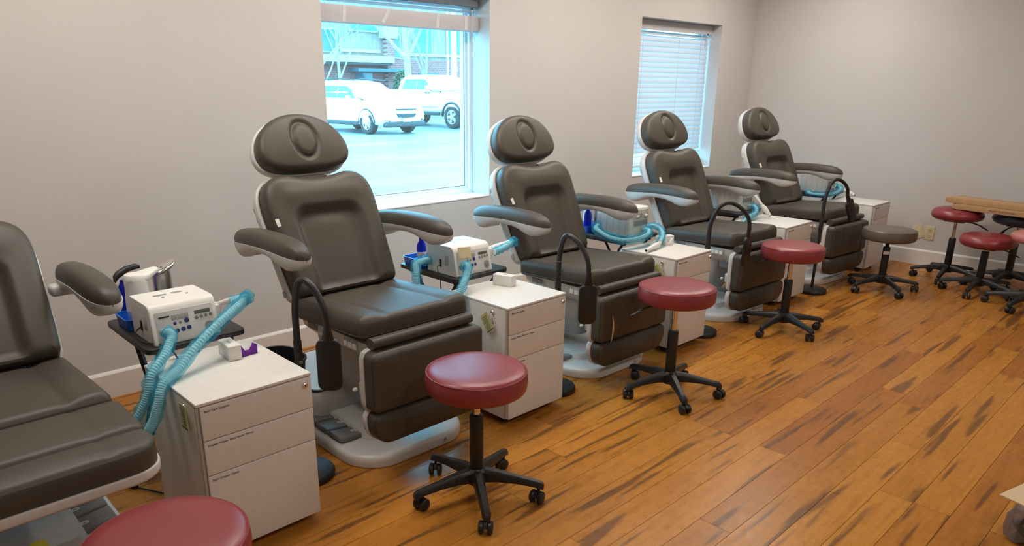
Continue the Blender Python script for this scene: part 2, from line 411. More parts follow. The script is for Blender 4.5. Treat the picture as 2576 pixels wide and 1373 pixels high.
# wall plates low on the right wall
for (y, z, a, l, duplex) in ((1.965,.300,0,'almond duplex outlet plate low on the right wall', True),(2.055,.302,-22,'crooked almond blank plate beside the outlet', False)):
    t = thing('wall_plate', l, 'wall plate', (XR, y, z)); t.rotation_euler = (rad(a), 0, 0)
    MB().prism(rrect(.080, .125, .004, 2), 0, .006, .002, 0, Matrix(((0,0,-1,0),(-1,0,0,0),(0,1,0,0),(0,0,0,1)))).build('plate', almond_m, t)
    LM = LEFT
    if duplex:
        for dz in (-.028, .028):
            r = MB().prism(rrect(.030, .028, .011, 4, 0, dz), .006, .0085, .001, 0, LM).build('receptacle', almond_m, t)
            s2 = MB()
            for du in (-.006, .006): s2.prism(rrect(.0022, .008, .0005, 1, du, dz+.004), .0085, .0090, 0, 0, LM)
            s2.prism(rrect(.004, .004, .0018, 3, 0, dz-.008), .0085, .0090, 0, 0, LM); s2.build('slots', ink_m, r)
    s2 = MB()
    for dv in ((0,) if duplex else (-.03,.03)): s2.lathe([(.0028,.006),(.0028,.0072)], 10, LM @ T(0, dv, 0))
    s2.build('screw', almond_m, t)
# ================================================================ the treatment chairs
TILT = rad(25)
def back_frame(y0, z0, t=TILT):
    # u -> x, v -> up along the leaning back, n -> forward (towards -y)
    return Matrix(((1,0,0,0),(0,math.sin(t),-math.cos(t),y0),(0,math.cos(t),math.sin(t),z0),(0,0,0,1)))
def back_outline(g=0):
    """backrest seen from the front: narrow at the seat, wide rounded shoulders, dip at the top"""
    half = [(0,-.01-g),(.22,-.01-g),(.262+g,.0),(.272+g,.06),(.280+g,.20),(.286+g,.34),(.288+g,.42),(.280+g,.485),(.255+g*.8,.530+g*.5),(.215+g*.5,.556+g),(.165,.562+g),(.115,.553+g),(.06,.543+g),(0,.539+g)]
    return closed_path(half+[(-x, y) for x, y in reversed(half[1:-1])], 160)
def back_feat(u, v):
    qx, qy = abs(u)-(.150+.03*max(0, v-.1))+.055, v-.375+.055
    d = math.hypot(max(qx, 0), max(qy, 0))+min(max(qx, qy), 0)-.055      # recessed centre panel
    f = -.034*(1-sstep(d, -.016, .034))
    f += .010*math.exp(-((v-.455)/.05)**2)*(1-sstep(abs(u), .16, .25))  # top bolster
    return f+.006*(1-sstep(abs(u), .02, .15))*(1-sstep(v, .3, .37))
def head_outline(g=0):
    half = [(0,-.134-g),(.10,-.131-g),(.165,-.118-g),(.204+g*.7,-.092-g*.6),(.222+g,-.050),(.220+g,-.006),(.203+g*.9,.042+g*.4),(.170+g*.75,.088+g*.7),(.124+g*.5,.123+g*.9),(.065,.146+g),(0,.153+g)]
    return closed_path(half+[(-x, y) for x, y in reversed(half[1:-1])], 120)
def head_feat(u, v):
    e = math.hypot(u/.060, (v-.012)/.088)
    return -.012*math.exp(-((e-1)/.16)**2)+.003*(1-sstep(e, .6, 1))
def edge_loop(out, d, n, M, r=.0035):
    o = inset(resample(out, 96), d); return MB().tube([M @ Vector((x, y, n)) for x, y in o], r, 6, None, 1, True)
def seat_feat(u, v):
    g = 0
    for s in (-.155, .155): g -= .006*math.exp(-((u-s)/.013)**2)
    g += .008*sstep(abs(u), .16, .22)
    return g
def arm_sections(side):
    pad, shell = [], []; n = 18
    for i in range(n+1):
        t = .5-.5*math.cos(PI*i/n); y = .62*t-.02; e_ = max(1-abs(2*t-1)**5, 0)**.5+.03
        wid = .058*e_*(1-.10*t)
        ht = .064*e_**.8
        zb = .012*math.sin(PI*t)-.012*(1-t)**3
        pad.append([(wid*math.copysign(abs(math.cos(a))**.75, math.cos(a)), y, zb+.008+(ht*abs(math.sin(a))**.8 if math.sin(a) > 0 else -.004)) for a in [2*PI*k/20 for k in range(20)]])
        wid2 = wid*1.05; dep = .020+.038*math.exp(-((t-.16)/.16)**2)+.044*math.exp(-((t-.86)/.15)**2)
        dep *= e_
        shell.append([(wid2*math.copysign(abs(math.cos(a))**.42, math.cos(a)), y, zb+(.010 if math.sin(a) > .01 else .010-(dep+.010)*abs(math.sin(a))**1.15)) for a in [2*PI*k/20 for k in range(20)]])
    return pad, shell
def legrest(parent, ext):
    """upper and lower pads with their shells; hanging down, or swung out level in front"""
    if not ext: M = FRONT.copy(); M.translation = Vector((0, .02, 0)); top = .506
    else: M = Matrix(((1,0,0,0),(0,1,0,-.455+.035),(0,0,1,.530),(0,0,0,1))); top = .455
    # v runs from the foot end (0.03) to the knee end (0.455)
    up_o = rrect(.590, .255, .030, 5, 0, top-.1275-.004); lo_o = rrect(.585, .142, (.03,.03,.085,.085), 6, 0, top-.255-.071-.008)
    t = .075 if not ext else .080
    def lf(u, v): return -.004*sum(math.exp(-((u-s)/.016)**2) for s in (-.16,.16))
    cr = .012 if not ext else .006
    for nm, o in (('upper_leg_pad', up_o), ('lower_leg_pad', lo_o)):
        p = MB().pad(o, t, .026, .006, cr, lf, 26, 160, M).build(nm, fabric_m, parent)
        edge_loop(o, .004, t-.016, M, .0028).build('piping', pipe_m, p)
        sh = MB().prism(resample(inset(o, -.006), 60), -.028, .006, .004, .012, M).build('leg_shell', shell_m, parent)
    if not ext:
        h = MB().rbox(-.292, -.270, .024, .066, .30, .36, .006); h.build('latch', shell_m, parent)
        MB().rbox(-.2945, -.2915, .034, .056, .312, .338, .001).build('latch_button', grey_m, parent)
        MB().lathe([(.0,0),(.008,.002),(.009,.012),(.004,.02)], 12, T(-.292,.08,.325) @ RY(-PI/2)).build('knob', shell_m, parent)
def make_chair(label, ext=False, lift=0.0, tilt=TILT):
    t = thing('treatment_chair', label, 'treatment chair', (0,0,0), 0, 'grey treatment chairs in a row')
    # base plate, bowed at the front
    o = []
    for x, y in rrect(.62, .98, (.05,.05,.15,.15), 8, 0, .54): o.append((x, y-.035*(1-(x/.31)**2) if y < .3 else y))
    bs = MB().prism(o, 0, .055, .022, .006).build('base_plate', shell_m, t)
    MB().lathe([(.0,0),(.007,.001),(.008,.006),(.0,.008)], 12, T(.13,.022,.03) @ RX(PI/2)).build('bolt', shell_m, bs)
    MB().loft([[(x*(1-k*.06), .58+(y-.58)*(1-k*.05), .05+k*.035) for x, y in rrect(.36, .80, .05, 5, .0, .58)] for k in (0, .5, 1)]).build('base_cover', shell_m, t)
    hs = MB().loft([[(x*s, .78+(y-.78)*s, z) for x, y in rrect(.50, .52, .05, 5, 0, .78)] for s, z in ((1,.055),(1,.12),(.97,.185),(.93,.205))]).build('rear_housing', shell_m, t)
    MB().tube([(x*.955, .78+(y-.78)*.955, .199) for x, y in rrect(.50, .52, .05, 5, 0, .78)], .006, 6, None, 1, True).build('housing_trim', black_m, hs)
    for sx in (-1, 1):
        for k in range(3):
            M = T(sx*.222, .30+k*.115, .058) @ RY(rad(-7*sx))
            p = MB().prism(rrect(.125, .102, .010, 3), 0, .020, .006, 0, M).build('foot_pedal', dgrey_m, t)
            MB().prism(rrect(.030, .022, .009, 4, -sx*.035, 0), .0202, .0208, 0, 0, M).build('pedal_mark', shell_m, p)
            g = MB(); g.prism(rrect(.012, .004, .001, 1, -sx*.035, (k-1)*.003), .0208, .0212, 0, 0, M); g.build('pedal_arrow', ink_m, p)
    # lift body
    MB().loft([[(sx, .40+sy, z) for sx, sy in rrect(w_, d_, .03, 3)] for w_, d_, z in ((.16,.20,.16),(.24,.26,.22),(.34,.36,.34),(.36,.40,.44+lift))]).build('lift_housing', grey_m, t)
    MB().rbox(-.17, -.02, .10, .20, .36+lift, .44+lift, .01).build('motor_box', dgrey_m, t)
    zt = .60
    U = bpy.data.objects.new('seat_frame', MB().loft([[(sx, sy+.315, z+max(0,.5-sy-.4)*0) for sx, sy in rrect(w_, d_, r_, 4)] for w_, d_, r_, z in ((.34,.34,.05,.405),(.44,.48,.05,.44),(.50,.545,.04,.475),(.515,.550,.03,.516))]).mesh('seat_frame', shell_m))
    COL.objects.link(U); U.parent = t; U.location = (0, 0, lift)
    z = lift
    # cushions
    so = rrect(.570, .57, .035, 6, 0, .315); M = T(0, .58, zt-.090+z) @ RX(rad(-3.5)) @ T(0, -.58, 0)
    s = MB().pad(so, .082, .030, .012, .006, seat_feat, 26, 160, M).build('seat_cushion', fabric_m, t)
    edge_loop(so, .0045, .062, M, .003).build('piping', pipe_m, s)
    edge_loop(so, .001, .010, M, .003).build('piping', pipe_m, s)
    if not ext:
        k = MB().loft([[(x, yy, zz) for yy, zz in rrect(.055, .044, .020, 4, .012, .530+z)] for x in (-.262, -.255, .255, .262)]); k.build('knee_roll', fabric_m, t)
        L = bpy.data.objects.new('leg_hinge', MB().rbox(-.2, .2, .03, .075, .40, .50, .008).mesh('leg_hinge', grey_m)); COL.objects.link(L); L.parent = t; L.location = (0,0,lift)
    bpy_before = set(ALL()); legrest(t, ext)
    for q in ALL():
        if q not in bpy_before and q.parent == t: q.location.z += lift
    # backrest
    B = back_frame(.615, .585+z, tilt)
    bo = back_outline(); bk = MB().pad(bo, .095, .040, .012, .004, back_feat, 26, 144, B, (0, .27)).build('backrest', fabric_m, t)
    edge_loop(bo, .007, .066, B, .003).build('piping', pipe_m, bk)
    edge_loop(bo, .0, .010, B, .003).build('piping', pipe_m, bk)
    sh = MB().prism(resample(back_outline(.014), 100), -.055, .004, .006, .03, B).build('back_shell', shell_m, t)
    for sx in (-1, 1):
        g = MB()
        for q in range(5): g.rbox(sx*.2965-.004, sx*.2965+.004, .05+q*.045, .075+q*.045, -.040, -.020, .003, B @ T(0,.20,0))
        g.build('vent', grey_m, sh)
    MB().rbox(-.290, -.284, .02, .05, -.036, -.012, .003, B).build('side_cap', grey_m, sh)
    tg = MB().rbox(-.008, .008, -.019, .019, 0, .003, .001, B @ T(-.266, .335, .0875) @ RY(rad(-24)) @ RZ(rad(4))).build('care_tag', white_m, t)
    # headrest
    Hm = B @ T(0, .716, -.005) @ S(1.05, .98, 1)
    ho = head_outline(); hd = MB().pad(ho, .085, .030, .010, .010, head_feat, 40, 160, Hm, (0, .012)).build('headrest', fabric_m, t)
    edge_loop(ho, .005, .060, Hm, .003).build('piping', pipe_m, hd)
    plug = MB().pad([(.055*math.cos(a), .012+.083*math.sin(a)) for a in [2*PI*i/48 for i in range(48)]], .022, .016, .004, .006, None, 6, 48, Hm @ T(0,0,.070)).build('face_plug', fabric_m, hd)
    MB().prism(resample(head_outline(.008), 72), -.040, .006, .006, .022, Hm).build('head_shell', shell_m, t)
    r = MB(); r.tube([B @ Vector((-.02,.40,-.02)), B @ Vector((-.02,.72,-.02))], .010, 10); r.build('head_post', chrome_m, t)
    r = MB(); r.rbox(-.085, .085, 0.552, .572, -.03, .02, .006, B); r.build('head_bracket', grey_m, t)
    for x in (-.085, .085):
        k = MB().lathe([(.002,0),(.012,.003),(.014,.012),(.010,.024),(.004,.03)], 14, B @ T(x, .565, .012) @ RX(PI/2)); k.build('bracket_knob', black_m, t)
    # arms
    for sx in (-1, 1):
        P, Sh = arm_sections(sx); M = T(.388 if sx > 0 else -.366, .30, .840+z) @ RX(rad(-2))
        a = MB().loft(Sh, M).build('armrest', shell_m, t, sharp=60)
        MB().loft(P, M).build('arm_pad', fabric_m, a, sharp=60)
        MB().rbox(sx*.335-.035, sx*.335+.035, .74, .80, .78+z, .825+z, .015).build('arm_pivot', shell_m, a)
    # fittings on the two sides of the seat frame
    for sx in (-1, 1):
        x = sx*.257
        pl = MB().rbox(x-.003, x+.003, .115, .215, .470+z, .512+z, .002).build('socket_plate', grey_m, t)
        for q in range(3): MB().rbox(x-.006, x+.006, .121+q*.032, .146+q*.032, .474+z, .498+z, .002).build('socket', white_m, pl)
        d = MB().tube([Vector((x+sx*.004, .035+.028*(1-math.cos(a))*.5*2*.5+.0, 0)) if 0 else Vector((x+sx*.008, .062-.024*math.cos(a), .470+z-.034*math.sin(a))) for a in [PI*i/12 for i in range(13)]], .0032, 8)
        d.build('towel_ring', chrome_m, t)
        MB().rbox(x-.002, x+.002, .43, .51, .478+z, .505+z, .002).build('grip_recess', dgrey_m, t)
    return t
LAB = ['grey treatment chair with its leg rest swung out level, cut off at the left',
       'grey treatment chair with an upright face-hole headrest in front of the open window',
       'grey treatment chair between the two windows, torn pale seam on its leg rest',
       'grey treatment chair standing in front of the blinded window',
       'grey treatment chair in the far corner by the right wall']
CHX = [.265, 1.745, 3.19, 4.675, 6.155]; CHY = 2.255; CHR = [0, rad(0), rad(-2), rad(-4), rad(-4.5)]
c1 = make_chair(LAB[0], True, .01, rad(38)); c1.location = (CHX[0]+.006, CHY+.035, 0)
c2 = make_chair(LAB[1], False, .055, rad(28)); c2.location = (CHX[1], CHY, 0); c2.rotation_euler = (0,0,CHR[1])
c3 = make_chair(LAB[2]); c3.location = (CHX[2], CHY, 0); c3.rotation_euler = (0,0,CHR[2])
for i in (3, 4): copy_tree(c3, LAB[i], (CHX[i], CHY, 0), CHR[i])
h = MB(); h.tube(smooth_path([(-.222,-.068,.40),(-.214,-.070,.345),(-.216,-.069,.29),(-.224,-.066,.245)], 12), [.001,.002,.003,.004,.0045,.005,.0045,.004,.004,.003,.002,.0015,.001], 6); h.build('torn_seam', cardi_m, c3)
y = MB().prism(rrect(.05,.09,.02,4,.0,.0), .0, .002, 0, 0, T(.03,.22,.087)); y.build('yellow_sticker', mat('yellow_sticker', (.75,.6,.03), .5), c1)
# ================================================================ stools
def make_stool(label, m, seat_z, swivel=0, soft=0, lever=True, rod=None, thick=.092, R=.193, group='round rolling stools'):
    t = thing('rolling_stool', label, 'stool', (0,0,0), 0, group)
    z0 = seat_z-thick
    if not soft: prof = [(.02,z0+.004),(R*.9,z0),(R-.006,z0+.006),(R,z0+.016),(R+.003,z0+thick*.5),(R,z0+thick-.020),(R-.004,z0+thick-.011),(R-.016,z0+thick-.004),(R-.05,z0+thick+.001),(R*.4,z0+thick+.003),(.01,z0+thick+.003)]
    else: prof = [(.02,z0+.004),(R*.82,z0),(R-.012,z0+.012),(R,z0+.034),(R-.002,z0+.052),(R-.018,z0+thick-.012),(R-.05,z0+thick-.001),(R*.4,z0+thick+.002),(.01,z0+thick+.002)]
    s = MB().lathe(prof, 56).build('seat', m, t, sharp=50)
    if not soft: MB().tube([((R-.002)*math.cos(a), (R-.002)*math.sin(a), z0+thick-.013) for a in [2*PI*i/56 for i in range(56)]], .0022, 6, None, 1, True).build('piping', m, s)
    MB().rbox(-.075, .075, -.075, .075, z0-.018, z0+.003, .006).build('seat_bracket', black_m, t)
    if lever:
        l = MB().tube([(.03,0,z0-.012),(.12,.0,z0-.022),(.19,0,z0-.045)], .0055, 8).build('lever', black_m, t); l.rotation_euler = (0,0,swivel)
        MB().loft([[(x, yy*w_, z0-.047-(x-.18)*.5+zz*h_) for yy, zz in rrect(2,2,.9,3)] for x, w_, h_ in ((.175,.006,.005),(.195,.012,.006),(.22,.014,.006),(.235,.009,.004))]).build('paddle', black_m, l)
    MB().lathe([(.014,.25),(.014,z0-.004)], 20).build('gas_rod', rod or chrome_m, t)
    MB().lathe([(.020,.10),(.027,.115),(.027,min(.345,z0-.05)),(.024,min(.355,z0-.04)),(.015,min(.357,z0-.038))], 24).build('column', black_m, t)
    hub = MB().lathe([(.012,.058),(.038,.062),(.043,.085),(.040,.118),(.030,.128),(.02,.128)], 24).build('hub', black_m, t)
    for k in range(5):
        a = 2*PI*k/5
        sec = []
        for x, w_, zt_, zb_ in ((.02,.022,.126,.070),(.08,.021,.120,.078),(.16,.018,.104,.076),(.225,.017,.092,.068),(.255,.017,.086,.060),(.268,.012,.076,.056)):
            sec.append([(x, -w_, zb_), (x, w_, zb_), (x, w_, zt_-.012), (x, w_*.55, zt_), (x, -w_*.55, zt_), (x, -w_, zt_-.012)])
        L = MB().loft(sec).build('leg', black_m, t, rot=(0,0,a))
        ca = random.uniform(0, 2*PI); M = T(.248, 0, 0) @ RZ(ca) @ T(.014, 0, .025)
        c = MB().lathe([(.004,.045),(.006,.047),(.006,.062)], 10, T(.248,0,0))
        c.loft([[(.012+.024*math.cos(q)*1.0-.012, yy, .012+.027*math.sin(q)*1.0-.012) for q in [PI*.08+PI*i/8*.98 for i in range(9)]]+[(.008*math.cos(q), yy, .006*math.sin(q)) for q in [PI-PI*i/8 for i in range(9)]] for yy in (-.006,.006)], M)
        C = c.build('caster', black_m, L)
        for sy in (-1, 1):
            wz = MB().lathe([(.002,0),(.012,.0),(.022,.002),(.025,.006),(.025,.016),(.021,.020),(.008,.022),(.001,.022)], 20, M @ RX(-PI/2*sy) @ T(0,0,.006)); wz.build('wheel', black_m, L)
    return t
ST = [((.44,1.60), .535, red_m, 10, 'burgundy rolling stool in the near left corner, cut off by the frame'),
      ((1.688,1.865), .552, red_m, 0, 'burgundy rolling stool with a blue sheen on its seat, nearest complete one'),
      ((3.123,1.918), .602, red_m, 0, 'burgundy rolling stool in front of the third treatment chair from the left'),
      ((4.58,1.985), .590, red_m, 0, 'burgundy rolling stool in front of the chair by the blinded window')]
CAST = [90, 17, 21, 9, 13, 40, 62, 25, 50]
def fit_legs(t, deg):
    for ch in ALL():
        if ch.parent == t and ch.name.split('.')[0] == 'leg': ch.rotation_euler.z += rad(deg)
for i, ((x, y), z, m_, sw, l) in enumerate(ST):
    s = make_stool(l, m_, z, rad((200, 60, 140, 95)[i]), lever=i > 1); s.location = (x, y, 0); fit_legs(s, (10, 20, 14, 31)[i])
s = make_stool('grey-brown rolling stool with a paper label on its column, before the corner chair', brown_m, .505, rad(200), lever=False, rod=black_m); s.location = (6.15,1.92,0); fit_legs(s, 12)
MB().prism(rrect(.044,.026,.002,2), 0, .001, 0, 0, RZ(rad(-66)) @ T(0,-.0272,.31) @ FRONT.to_3x3().to_4x4()).build('paper_label', white_m, s)
s = make_stool('tall burgundy rolling stool by the right wall under the long cartons', red_m, .605, rad(-70), soft=1); s.location = (6.945,1.675,0); fit_legs(s, 40)
s = make_stool('low burgundy rolling stool with a round-edged seat in front of the carton stack', red_m, .470, rad(-60), soft=1); s.location = (6.635,1.36,0); fit_legs(s, 34)
s = make_stool('slate blue rolling stool under the far ends of the long cartons', slate_m, .605, rad(160), soft=1); s.location = (7.07,1.262,0); fit_legs(s, 25)
s = make_stool('dusty pink rolling stool at the right edge of the photo', pink_m, .572, rad(-150), soft=1, thick=.078); s.location = (6.40,.985,0); fit_legs(s, 22)

# long flat cartons lying across two stools
def carton(label, L, w_, h_, loc, rz, words=None):
    t = thing('flat_carton', label, 'carton', loc, rz, 'long cartons on the stools')
    MB().rbox(-w_/2, w_/2, -L, 0, 0, h_, .003).build('carton_body', card_m, t)
    MB().rbox(-w_/2+.008, w_/2-.008, 0, .028, .004, h_-.004, .002).build('end_flap', card_m, t)
    MB().box(-.022, .022, -L+.002, -.002, h_, h_+.0004).build('tape', mat('carton_tape', (.50,.31,.15), .3), t)
    if words: text(words, .023, inkb_m, t, T(-w_/2-.0006, -.255, h_*.33) @ Matrix(((0,0,-1,0),(-1,0,0,0),(0,1,0,0),(0,0,0,1))), sx=1.1)
    return t
carton('long flat cardboard carton with faint printing, lower of the two on the stools', 1.05, .20, .045, (6.93,1.665,.6105), rad(-9), 'Paper Roll Holder')
carton('long flat cardboard carton lying uppermost on the stools', 1.15, .19, .043, (6.955,1.725,.6565), rad(-10))
MB().rbox(-.09,.09,-.14,.14,0,.004,.001).build('card_sheet', cardi_m, None, (7.07,1.18,.6075))
tag(bpy.data.objects['card_sheet'], 'pale card sheet lying on the slate blue stool', 'card')

# carton at the lower right edge
t = thing('open_carton', 'open cardboard carton with a raised flap at the lower right edge', 'carton', (2.815,.380,0), rad(-14))
w_ = MB()
for x0, x1, y0, y1 in ((.25,.255,-.42,0),(.645,.65,-.42,0),(.25,.65,-.42,-.415),(.25,.65,-.005,0)): w_.box(x0,x1,y0,y1,0,.198)
w_.box(.25,.65,-.42,0,0,.005); w_.build('carton_walls', card_m, t)
MB().loft([[(0,-.42,.198),(0,0,.202),(.0,0,.206),(0,-.42,.202)],[(.25,-.42,.194),(.25,0,.197),(.25,0,.201),(.25,-.42,.198)]]).build('flap', cardi_m, t)
MB().box(0,.20,-.42,0,0,.005, T(.65,0,.196) @ RY(rad(20))).build('flap', cardi_m, t)
pm = film('crumpled_clear_wrap', (.25,.22,.2), .45, .12, (.75,.72,.7), .9)
wr = thing('wrapped_bundle', 'crumpled clear plastic wrap around dark parts under the carton flap', 'plastic wrap', (2.945,.30,0))
g = MB(); n = 24
g.loft([[(r*(1+.18*math.sin(3*a+z*20)+.12*math.sin(7*a+z*9))*math.cos(a), r*(1+.18*math.sin(3*a+z*20)+.12*math.sin(7*a+z*9))*math.sin(a), z) for a in [2*PI*i/n for i in range(n)]] for r, z in ((.03,.002),(.055,.01),(.058,.05),(.05,.09),(.03,.13),(.006,.15))]); g.build('wrap', pm, wr)
g = MB(); g.tube(smooth_path([(-.03,-.03,.02),(.02,.03,.04),(-.02,.02,.07),(.02,-.02,.10)], 24), .012, 8); g.build('dark_part', black_m, wr)

# ================================================================ drawer cabinets
def make_cabinet(label, loc, words, w_=.40, d_=.45, tagpose=None):
    t = thing('drawer_cabinet', label, 'cabinet', loc, 0, 'white mobile drawer cabinets')
    h_ = w_/2
    b = MB(); b.rbox(-h_, h_, .012, d_, .04, .588, .004); b.build('body', cabw_m, t)
    MB().rbox(-h_-.001, h_+.001, -.004, d_+.002, .588, .600, .003).build('top', cabw_m, t)
    MB().rbox(-h_, -h_+.010, .003, .0125, .045, .585, .001).build('corner_profile', edge_m, t)
    MB().rbox(h_-.010, h_, .003, .0125, .045, .585, .001).build('corner_profile', edge_m, t)
    for k, (z0, z1) in enumerate(((.467,.585),(.341,.464),(.040,.338))):
        dr = MB().rbox(-h_+.011, h_-.002, -.006-.002*(2-k)*0, .0118, z0, z1, .003).build('drawer', cabw_m, t)
        if k < len(words): text(words[k], .0108, ink_m, dr, T(-h_+.022, -.0065, z1-.019) @ FRONT.to_3x3().to_4x4())
        if k == 0:
            MB().lathe([(.001,.0),(.010,.0),(.0105,.004),(.0085,.009),(.006,.010),(.001,.0085)], 20, T(h_-.028,-.006,.560) @ RX(PI/2)).build('lock', chrome_m, dr)
            MB().box(h_-.0288,h_-.0272,-.0168,-.0158,.556,.564).build('keyhole', ink_m, dr)
    for sx in (-1, 1):
        for y in (.06, d_-.05):
            c = MB(); c.lathe([(.006,.03),(.006,.042)], 10, T(sx*(h_-.05), y, 0)); c.rbox(sx*(h_-.05)-.010, sx*(h_-.05)+.010, y-.014, y+.014, .022, .036, .004)
            for e in (-1, 1): c.lathe([(.001,0),(.019,.001),(.0205,.004),(.0205,.010),(.001,.011)], 16, T(sx*(h_-.05)+e*.004, y+.008, .0205) @ RY(PI/2*e))
            c.build('caster', black_m, t)
    if tagpose is not None:
        LM = Matrix(((0,0,-1,-h_),(-1,0,0,.095),(0,1,0,.562),(0,0,0,1)))
        MB().lathe([(.001,0),(.0105,0),(.011,.004),(.008,.009),(.001,.010)], 18, LM).build('side_lock', chrome_m, t)
        k = MB(); k.prism(rrect(.010,.018,.004,3), .006, .0085, .0005, 0, LM @ T(0,0,.004)); k.tube([(.012*math.cos(a), -.018+.012*math.sin(a), .016) for a in [2*PI*i/18 for i in range(18)]], .001, 6, LM, 1, True)
        k.prism(rrect(.006,.030,.002,2,.004,-.040), .0145, .0165, 0, 0, LM @ RZ(rad(18))); k.prism(rrect(.006,.028,.002,2,-.004,-.040), .0118, .0138, 0, 0, LM @ RZ(rad(-22))); k.build('keys', chrome_m, t)
    return t
WORDS = ['Basic Care Supplies', 'Drapes- Wipes- Shoe Horn- Mirror', 'Floor Drapes- Gauze']
CAB = [(.939,2.138,.408,.46), (2.388,2.208,.40,.40), (3.80,2.236,.385,.40), (5.265,2.256,.42,.40), (6.80,2.222,.37,.40)]
CLAB = ['white three-drawer cabinet with black lettering, nearest and largest', 'white three-drawer cabinet right of the chair before the open window', 'white drawer cabinet left of the chair before the blinded window',
        'white drawer cabinet right of the chair before the blinded window', 'white drawer cabinet in the far corner against the right wall']
for i, (x, y, w_, d_) in enumerate(CAB):
    make_cabinet(CLAB[i], (x, y, 0), WORDS if i < 3 else WORDS[:1], w_, d_, 1 if i in (0, 1, 2) else None)
def key_card(x, y, z, a, label, i):
    t = thing('key_card', label, 'key tag', (x, y, z)); t.rotation_euler = (0, 0, 0)
    LM = Matrix(((0,0,-1,0),(-1,0,0,0),(0,1,0,0),(0,0,0,1))) @ RZ(rad(a))
    MB().prism(rrect(.058,.088,.004,3,0,0), 0, .0012, 0, 0, LM).build('card', yellow_m, t)
    g = MB()
    for r in range(9): g.prism(rrect(.040-.006*(r % 3),.0022,.0004,1,-.003,.030-r*.0075), .0013, .0015, 0, 0, LM)
    g.build('print_lines', ink_m, t)
    MB().prism(rrect(.050,.004,.0005,1,0,-.039), .0013, .0016, 0, 0, LM).build('print_bar', ink_m, t)
key_card(.735-.012, 2.215, .535, 3, 'yellow printed key card hanging on the nearest cabinet', 0)
key_card(2.188-.016, 2.325, .508, 38, 'yellow key card hanging askew on the cabinet by the open window', 1)
key_card(3.6075-.016, 2.35, .508, 34, 'yellow key card half hidden behind the seat of the third chair', 2)

# small holders standing on the cabinets
def holder(label, x, y, rz, colour):
    t = thing('instrument_holder', label, 'holder', (x, y, .600), rz, 'instrument holders on the cabinets')
    MB().rbox(-.024, .024, -.055, .055, 0, .056, .003).build('block', white_m, t)
    g = MB(); g.rbox(-.004,.004,-.012,.012,.056,.0575,.0005); g.build('slot', edge_m, t)
    prof = [(-.05,0),(.05,0),(.05,.040),(.040,.044),(.022,.018),(-.016,.018),(-.036,.050),(-.05,.047)]
    return t, prof
def cradle(t, m, M):
    prof = [(-.034,0),(.034,0),(.036,.034),(.028,.040),(.012,.016),(-.012,.016),(-.028,.046),(-.036,.044)]
    c = MB(); c.loft([[(u, -.010+k, v) for u, v in prof] for k in (0,.020)], M); c.build('cradle', m, t)
t, _ = holder('white instrument block with a purple cradle on the nearest cabinet', 1.004, 2.475, rad(-4), 0); cradle(t, purple_m, T(.056,-.025,0) @ RZ(rad(8)))
t, _ = holder('white instrument block with a small grey cradle, beside the open window', 2.462, 2.508, rad(14), 0); cradle(t, shell_m, T(.042,-.0,0) @ RZ(rad(80)))
t, _ = holder('white instrument block with an open white cradle, before the blinded window', 3.92, 2.53, rad(70), 0); cradle(t, white_m, T(-.040,.0,0) @ RZ(rad(100)))

